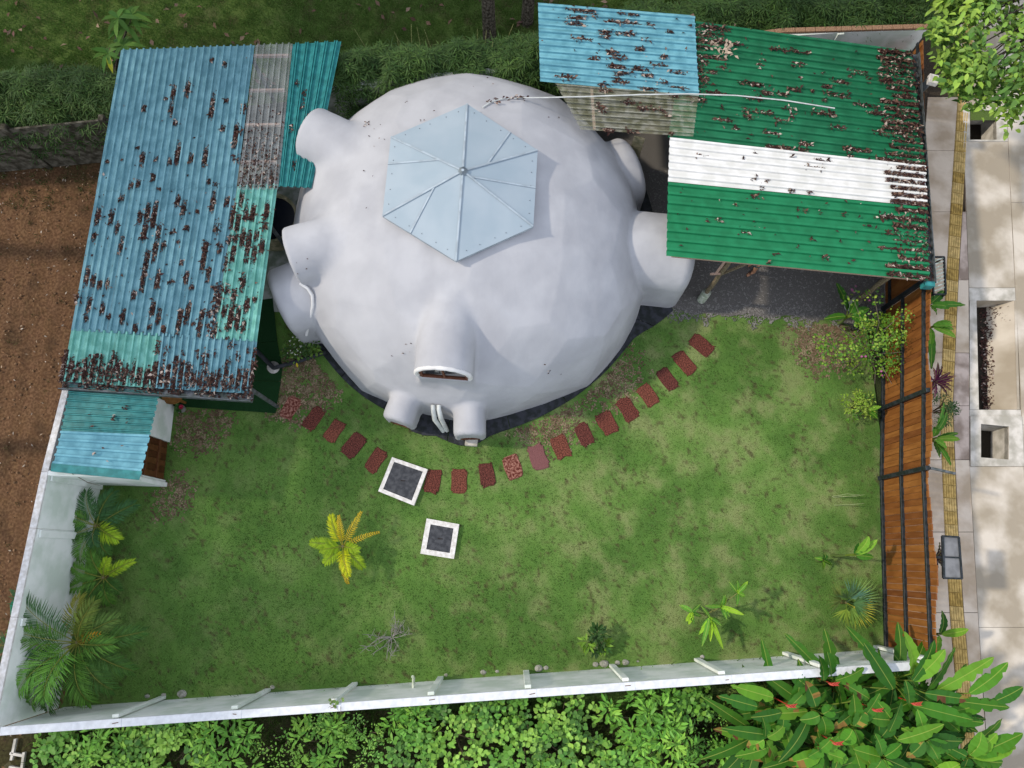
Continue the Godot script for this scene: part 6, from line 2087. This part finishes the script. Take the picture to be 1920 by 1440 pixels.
# ---------------------------------------------------------------- small things
func build_props() -> void:
	# round tank between the lean-to and the dome
	var tc := P(507, 408, 0.6)
	tc.y = 0
	var tank := thing("water_tank", "round dark water tub with a beige rim between blue roof and dome", "tub", tc)
	var b := MB.new()
	var R := 0.62
	var prof := [[R - 0.02, 0.0], [R, 0.3], [R + 0.02, 0.58], [R + 0.02, 0.62], [R - 0.04, 0.62], [R - 0.05, 0.5]]
	var seg := 36
	for i in prof.size() - 1:
		for j in seg:
			var a0 := TAU * j / seg; var a1 := TAU * (j + 1) / seg
			var p := func(k: int, a: float) -> Vector3: return tc + Vector3(cos(a) * prof[k][0], prof[k][1], sin(a) * prof[k][0])
			b.quad(p.call(i, a0), p.call(i, a1), p.call(i + 1, a1), p.call(i + 1, a0), Vector3(cos(a0), 0.3, sin(a0)) if i < 4 else Vector3(-cos(a0), 0.3, -sin(a0)))
	part("rim", b, M.beige, tank)
	b = MB.new()
	for j in seg:
		var a0 := TAU * j / seg; var a1 := TAU * (j + 1) / seg
		b.tri(tc + Vector3(0, 0.52, 0), tc + Vector3(cos(a0), 0, sin(a0)) * (R - 0.045) + Vector3(0, 0.52, 0), tc + Vector3(cos(a1), 0, sin(a1)) * (R - 0.045) + Vector3(0, 0.52, 0), Vector3.UP)
	part("water", b, M.water_dark, tank)
	# low dark edging bar with its white foot
	var ed := thing("edging_bar", "low dark bar bent round the shrub bed beside the turf mat", "edging", P(514, 692))
	b = MB.new()
	b.tube([P(478, 655, 0.14), P(513, 690, 0.14), P(514, 690, 0.14), P(560, 677, 0.14), P(612, 660, 0.14)], [0.05, 0.05, 0.05, 0.05, 0.05], 8)
	part("bar", b, M.slate, ed)
	b = MB.new()
	var f := P(514, 690)
	b.tube([f, f + Vector3(0, 0.09, 0), f + Vector3(0, 0.1, 0), f + Vector3(0, 0.101, 0)], [0.145, 0.14, 0.12, 0.001], 18)
	part("foot", b, M.frame_white, ed)
	bush("bed_shrub", "dark leafy shrub with tiny white flowers beside the dome", "shrub", P(566, 655), 0.42, 0.32, 0.55, 330, 0.09, 2, [Color(0.03, 0.07, 0.012), Color(0.055, 0.11, 0.016), Color(0.085, 0.15, 0.02), Color(0.02, 0.05, 0.01)])
	b = MB.new()
	for i in 30:
		b.col = Color(0.6, 0.6, 0.55)
		b.leaf(P(552 + rr(-14, 14), 650 + rr(-18, 16), 0.52), Vector3(rr(-1, 1), 0.2, rr(-1, 1)).normalized(), Vector3.UP, 0.03, 0.025)
	b.col = Color(0.5, 0.4, 0.01)
	b.leaf6(P(556, 680, 0.35), Vector3(0.3, 0, 1).normalized(), Vector3.UP, 0.12, 0.05)
	part("flowers", b, M.leaf, get_node("bed_shrub"))
	# wooden tub and flower pot by the shed
	var wt := thing("wooden_bench", "rounded brown wooden seat between the shed and the turf mat", "bench", P(322, 755))
	b = MB.new()
	var poly := PackedVector2Array()
	var wc := P(322, 742, 0.42)
	for k in 13:
		var a := PI * k / 12.0
		poly.append(Vector2(wc.x + cos(a) * 0.22, wc.z + 0.05 + sin(a) * 0.14))
	poly.append(Vector2(wc.x - 0.22, wc.z - 0.3)); poly.append(Vector2(wc.x + 0.22, wc.z - 0.3))
	b.prism(poly, 0.37, 0.42, true)
	part("seat", b, M.crate, wt)
	for s in [[-0.16, -0.24], [0.16, -0.24], [-0.14, 0.08], [0.14, 0.08]]:
		b = MB.new()
		b.box(Vector3(wc.x + s[0], 0.185, wc.z + s[1]), Vector3(0.025, 0, 0), Vector3(0, 0.185, 0), Vector3(0, 0, 0.025), 0.004)
		part("leg", b, M.crate, wt)
	var fp := P(343, 768)
	var pot := thing("flower_pot", "small round pot with green leaves and a pink flower beside the shed", "pot", fp)
	b = MB.new()
	b.tube([fp, fp + Vector3(0, 0.12, 0), fp + Vector3(0, 0.13, 0), fp + Vector3(0, 0.10, 0)], [0.07, 0.10, 0.09, 0.085], 14)
	part("vessel", b, M.pot, pot)
	b = MB.new()
	for i in 40:
		b.col = vary(Color(0.05, 0.12, 0.03), 0.4)
		b.leaf6(fp + Vector3(-0.03 + rr(-.05, .05), 0.14, rr(-.05, .05)), Vector3(rr(-1.4, .7), 0.4, rr(-1, 1)).normalized(), Vector3.UP, 0.08, 0.05)
	part("leaves", b, M.leaf, pot)
	b = MB.new()
	for i in 8:
		b.col = Color(0.45, 0.02, 0.07)
		var a := i * 0.8
		b.leaf6(fp + Vector3(0.05, 0.2, -0.02), Vector3(cos(a), 0.25, sin(a)).normalized(), Vector3.UP, 0.06, 0.05)
	part("flower", b, M.leaf, pot)
	# twig on the shed wall
	b = MB.new()
	b.tube([P(135, 888, 1.95), P(165, 905, 1.3), P(190, 911, 0.7)], [0.008, 0.007, 0.003], 5)
	b.tube([P(165, 905, 1.3), P(182, 900, 1.1)], [0.005, 0.002], 4)
	solo("dry_twig", b, M.twig, "thin dry twig leaning on the white wall beside the shed", "twig")
	# pane panel on an arm outside the gate
	var pn := P(1785, 1045, 1.9)
	var sp := thing("panel_awning", "grey two-pane panel in a dark frame standing over the yellow tiles", "panel", Vector3(pn.x - 0.22, 0, pn.z))
	b = MB.new()
	var fm := pn + Vector3(-0.22, 0, 0)
	b.tube([Vector3(fm.x, 0, fm.z), Vector3(fm.x, 1.86, fm.z)], [0.03, 0.025], 8)
	b.bar(Vector3(gate_pt(pn.z) + 0.06, 1.84, pn.z), fm + Vector3(0.08, -0.05, 0), 0.04, 0.04)
	part("post", b, M.steel, sp)
	var Q := [P(1767, 1005, 1.9), P(1797, 1007, 1.88), P(1803, 1085, 1.88), P(1769, 1084, 1.9)]
	var fr := MB.new()
	for k in 4:
		fr.bar(Q[k], Q[(k + 1) % 4], 0.035, 0.05)
	fr.bar((Q[0] + Q[3]) * 0.5, (Q[1] + Q[2]) * 0.5, 0.03, 0.05)
	part("frame", fr, M.steel, sp)
	for k in 2:
		b = MB.new()
		var a0: Vector3 = (Q[0] as Vector3).lerp(Q[3], 0.5 * k); var a1: Vector3 = (Q[1] as Vector3).lerp(Q[2], 0.5 * k)
		var c0: Vector3 = (Q[0] as Vector3).lerp(Q[3], 0.5 * k + 0.5); var c1: Vector3 = (Q[1] as Vector3).lerp(Q[2], 0.5 * k + 0.5)
		b.quad(a0, a1, c1, c0, Vector3.UP)
		part("pane", b, M.pane_grey, sp)
	# slatted steel box at the gutter end
	var gq := [P(1748, 482, 1.1), P(1770, 482, 1.1), P(1773, 552, 1.1), P(1750, 552, 1.1)]
	var gr := thing("steel_grille", "dark steel box with pale slanted slats below the end of the gutter", "grille", Vector3(gq[0].x, 0, gq[2].z - 0.4))
	b = MB.new()
	for k in 4:
		b.bar(gq[k], gq[(k + 1) % 4], 0.03, 0.05)
		b.bar(gq[k], Vector3(gq[k].x, 0, gq[k].z), 0.03, 0.03, Vector3.BACK)
	part("frame", b, M.steel, gr)
	b = MB.new()
	b.quad(gq[0] - Vector3(0, 0.5, 0), gq[1] - Vector3(0, 0.5, 0), gq[2] - Vector3(0, 0.5, 0), gq[3] - Vector3(0, 0.5, 0), Vector3.UP)
	part("tray", b, M.rubber, gr)
	for k in 9:
		b = MB.new()
		var t := 0.12 + k * 0.1
		b.bar((gq[0] as Vector3).lerp(gq[3], minf(t, 0.98)), (gq[1] as Vector3).lerp(gq[2], maxf(t - 0.12, 0.02)), 0.028, 0.01)
		part("slat", b, M.pvc_dirty, gr)
	# flood lamp on a dark bracket
	var l0 := P(1722, 172, 1.9); var l1 := P(1747, 148, 2.15)
	var la := thing("wall_lamp", "dark bracket with a white-faced box at the fence by the planting bed", "lamp", Vector3(l0.x, 0, l0.z))
	b = MB.new()
	b.bar(Vector3(l0.x, 0, l0.z), Vector3(l0.x, 1.85, l0.z), 0.06, 0.06, Vector3.BACK)
	b.bar(l0, l1, 0.16, 0.05, Vector3.UP, 0.008)
	part("bracket", b, M.steel_grey, la)
	b = MB.new()
	b.box(l1 + Vector3(0.02, 0.0, 0.03), Vector3(0.10, 0, 0.03), Vector3(0, 0.06, 0), Vector3(-0.03, 0, 0.11), 0.01)
	part("housing", b, M.frame_white, la)
	# beyond the left wall
	b = MB.new()
	var tp := P(28, 1140, 0.5)
	var tpoly := PackedVector2Array([Vector2(tp.x - 0.35, tp.z - 0.25), Vector2(tp.x + 0.1, tp.z - 0.4), Vector2(tp.x + 0.25, tp.z + 0.35), Vector2(tp.x - 0.2, tp.z + 0.4)])
	var apex := Vector3(tp.x, 0.62, tp.z)
	for k in 4:
		var a := Vector3(tpoly[k].x, 0, tpoly[k].y); var c := Vector3(tpoly[(k + 1) % 4].x, 0, tpoly[(k + 1) % 4].y)
		var m0 := a.lerp(apex, 0.6) + Vector3(0.03, 0.14, 0.02); var m1 := c.lerp(apex, 0.6) + Vector3(0.03, 0.14, 0.02)
		b.quad(a, c, m1, m0, a - Vector3(tp.x, 0, tp.z) + Vector3.UP * 0.3)
		b.tri(m0, m1, apex, Vector3.UP)
	solo("green_tarp", b, M.tarp, "crumpled green tarpaulin on the dirt behind the left white wall", "tarp")
	b = MB.new()
	for e in [[[30, 1385], [22, 1425]], [[20, 1412], [46, 1417]], [[46, 1410], [42, 1440]], [[18, 1438], [48, 1443]]]:
		b.bar(P(e[0][0], e[0][1], 0.06), P(e[1][0], e[1][1], 0.06), 0.05, 0.06)
	solo("concrete_sticks", b, M.rim, "crossed pale concrete sticks lying on the dirt by the wall corner", "sticks")

# ---------------------------------------------------------------- the person under the roof
func caps(list: Array, p: Vector3, k: float) -> float:
	var d := 1e9
	for c in list:
		var a: Vector3 = c[0]; var b: Vector3 = c[1]
		var ab := b - a
		var t := clampf((p - a).dot(ab) / maxf(ab.length_squared(), 1e-9), 0, 1)
		var e: float = (p - a - ab * t).length() - lerpf(c[2], c[3], t)
		d = smin(d, e, k) if d < 1e8 else e
	return d

func build_person() -> void:
	var toe := P(1399, 518); var heel := P(1416, 509)
	var fw := (toe - heel); fw.y = 0; fw = fw.normalized()
	var sd := Vector3(-fw.z, 0, fw.x)        # to the person's right or left; both feet are built
	var f1p := (toe + heel) * 0.5
	var f2p := f1p - Vector3(0.0, 0, 0.26) + Vector3(0.06, 0, 0)
	var hip := (f1p + f2p) * 0.5 - fw * 0.05
	var o := thing("person", "person in teal shorts and flip-flops standing under the green roof", "person", Vector3(hip.x, 0, hip.z))
	var U := Vector3.UP
	var lat := (f1p - f2p); lat.y = 0; lat = lat.normalized()
	var body := []
	for s in [1.0, -1.0]:
		var ft: Vector3 = f1p if s > 0 else f2p
		var ank := ft - fw * 0.06 + U * 0.09
		var kn: Vector3 = ank.lerp(hip + lat * 0.09 * s + U * 0.88, 0.49) + fw * 0.04
		body.append_array([[ft - fw * 0.10 + U * 0.045, ft + fw * 0.07 + U * 0.04, 0.036, 0.036], [ank - U * 0.03, kn, 0.042, 0.056], [kn, hip + lat * 0.09 * s + U * 0.86, 0.058, 0.082]])
		for k in 5:
			var tb: Vector3 = ft + fw * 0.08 + lat * (k - 2) * 0.015 * s + U * 0.034
			body.append([tb, tb + fw * (0.045 - 0.005 * k), 0.013, 0.011])
		var shd: Vector3 = hip + lat * 0.18 * s + U * 1.38
		var elb: Vector3 = shd - U * 0.29 + lat * 0.05 * s
		var wr: Vector3 = elb - U * 0.24 + fw * 0.08
		body.append_array([[shd, elb, 0.048, 0.04], [elb, wr, 0.04, 0.028]])
	body.append_array([[hip + U * 0.92 + lat * 0.06, hip + U * 0.92 - lat * 0.06, 0.12, 0.12], [hip + U * 0.95, hip + U * 1.28, 0.125, 0.135], [hip + U * 1.30 + lat * 0.12, hip + U * 1.30 - lat * 0.12, 0.09, 0.09], [hip + U * 1.38, hip + U * 1.50, 0.055, 0.05], [hip + U * 1.56 + fw * 0.01, hip + U * 1.62 + fw * 0.02, 0.078, 0.092], [hip + U * 1.565 + fw * 0.09, hip + U * 1.55 + fw * 0.10, 0.012, 0.016]])
	var b := MB.new()
	net(b, func(p: Vector3) -> float: return caps(body, p, 0.025), hip + U * 1.1, fw, 0.013)
	for s in [1.0, -1.0]:
		var shd: Vector3 = hip + lat * 0.18 * s + U * 1.38
		var elb: Vector3 = shd - U * 0.29 + lat * 0.05 * s
		var wr: Vector3 = elb - U * 0.24 + fw * 0.08
		var dn: Vector3 = (wr - elb).normalized()
		var hand := [[wr, wr + dn * 0.085, 0.024, 0.03]]
		for k in 4:
			var kb: Vector3 = wr + dn * 0.09 + fw * (k - 1.5) * 0.019
			var l: float = [0.035, 0.042, 0.04, 0.03][k]
			hand.append([kb, kb + dn * l - lat * s * 0.008, 0.0095, 0.009])
			hand.append([kb + dn * l - lat * s * 0.008, kb + dn * l * 1.7 - lat * s * 0.025, 0.009, 0.0075])
		hand.append([wr + dn * 0.03 + fw * 0.02, wr + dn * 0.07 + fw * 0.05, 0.012, 0.01])
		hand.append([wr + dn * 0.07 + fw * 0.05, wr + dn * 0.10 + fw * 0.052, 0.01, 0.008])
		net(b, func(p: Vector3) -> float: return caps(hand, p, 0.006), wr + dn * 0.05, lat, 0.004)
	part("body", b, M.skin, o)
	var shorts := [[hip + U * 0.93 + lat * 0.07, hip + U * 0.93 - lat * 0.07, 0.14, 0.14]]
	for s in [1.0, -1.0]:
		shorts.append([hip + lat * 0.09 * s + U * 0.86, hip.lerp(f1p if s > 0 else f2p, 0.45) + U * 0.52 + lat * 0.02 * s + fw * 0.05, 0.115, 0.105])
	b = MB.new()
	net(b, func(p: Vector3) -> float: return caps(shorts, p, 0.02), hip + U * 0.93, fw, 0.018)
	part("shorts", b, M.cloth_teal, o)
	var shirt := [[hip + U * 0.98, hip + U * 1.28, 0.145, 0.15], [hip + U * 1.31 + lat * 0.13, hip + U * 1.31 - lat * 0.13, 0.105, 0.105]]
	for s in [1.0, -1.0]:
		var shd2: Vector3 = hip + lat * 0.18 * s + U * 1.38
		shirt.append([shd2, shd2 - U * 0.17 + lat * 0.03 * s, 0.065, 0.07])
	b = MB.new()
	net(b, func(p: Vector3) -> float: return caps(shirt, p, 0.03), hip + U * 1.2, fw, 0.018)
	part("shirt", b, M.cloth_grey, o)
	b = MB.new()
	var hair := [[hip + U * 1.62 - fw * 0.02, hip + U * 1.655 - fw * 0.0, 0.095, 0.088]]
	net(b, func(p: Vector3) -> float: return caps(hair, p, 0.02), hip + U * 1.64, U, 0.015)
	part("hair", b, M.hair, o)
	for s in [1.0, -1.0]:
		b = MB.new()
		var c2: Vector3 = f1p if s > 0 else f2p
		var pl := PackedVector2Array()
		for k in 16:
			var a := TAU * k / 16.0
			var q := c2 + fw * cos(a) * 0.142 + lat * sin(a) * (0.05 + 0.006 * cos(a))
			pl.append(Vector2(q.x, q.z))
		b.prism(pl, 0.023, 0.04)
		b.tube([c2 + lat * 0.042 + U * 0.04 - fw * 0.01, c2 + lat * 0.026 + U * 0.082 + fw * 0.03, c2 + fw * 0.085 + U * 0.06, c2 - lat * 0.026 + U * 0.082 + fw * 0.03, c2 - lat * 0.042 + U * 0.04 - fw * 0.01], [0.008, 0.009, 0.008, 0.009, 0.008], 6)
		part("flip_flop", b, M.rubber, o)

# ---------------------------------------------------------------- assembly
func _ready() -> void:
	rng.seed = 20240611
	# camera: a drone 16 m up, looking 14 degrees off straight down
	var cam := Camera3D.new()
	cam.name = "camera"
	cam.position = Vector3(0, CAMH, 0)
	cam.rotation = Vector3(-(PI * 0.5 - TILT), 0, 0)
	cam.fov = rad_to_deg(2.0 * atan(720.0 / FOC))
	cam.near = 0.1
	cam.far = 800.0
	add_child(cam)
	cam.current = true
	var env := Environment.new()
	env.background_mode = Environment.BG_SKY
	var sm := ProceduralSkyMaterial.new()
	sm.sky_top_color = Color(0.86, 0.89, 0.95)
	sm.sky_horizon_color = Color(0.93, 0.94, 0.96)
	sm.ground_horizon_color = Color(0.5, 0.52, 0.45)
	sm.ground_bottom_color = Color(0.2, 0.22, 0.15)
	sm.sky_curve = 0.2
	sm.sun_angle_max = 0.0
	var sky := Sky.new()
	sky.sky_material = sm
	env.sky = sky
	env.tonemap_mode = Environment.TONE_MAPPER_LINEAR
	env.background_energy_multiplier = 1.17
	env.tonemap_exposure = 1.1
	env.sdfgi_enabled = true
	env.ssao_enabled = true
	env.ssil_enabled = true
	var we := WorldEnvironment.new()
	we.name = "environment"
	we.environment = env
	add_child(we)
	var sun := DirectionalLight3D.new()
	sun.name = "sun"
	sun.light_energy = 0.82
	sun.light_color = Color(1.0, 0.95, 0.87)
	sun.light_angular_distance = 2.5
	sun.shadow_enabled = true
	add_child(sun)
	# light falls from the left of the picture, 42 degrees high
	var to := Vector3(cos(deg_to_rad(42)) * 0.992, -sin(deg_to_rad(42)), cos(deg_to_rad(42)) * 0.12)
	sun.look_at_from_position(Vector3.ZERO, to)
	make_materials()
	for a in stone_rows: stone_spots.append(P(a[0], a[1]))
	print("materials ", Time.get_ticks_msec(), " tex ", texcount)
	build_ground()
	print("ground ", Time.get_ticks_msec())
	build_road()
	build_walls()
	build_dome()
	print("dome ", Time.get_ticks_msec())
	build_left_roof()
	build_right_roof()
	build_shed()
	build_gate()
	print("roofs ", Time.get_ticks_msec())
	build_stones()
	build_plants()
	print("plants ", Time.get_ticks_msec())
	build_props()
	build_person()
	print("done ", Time.get_ticks_msec())
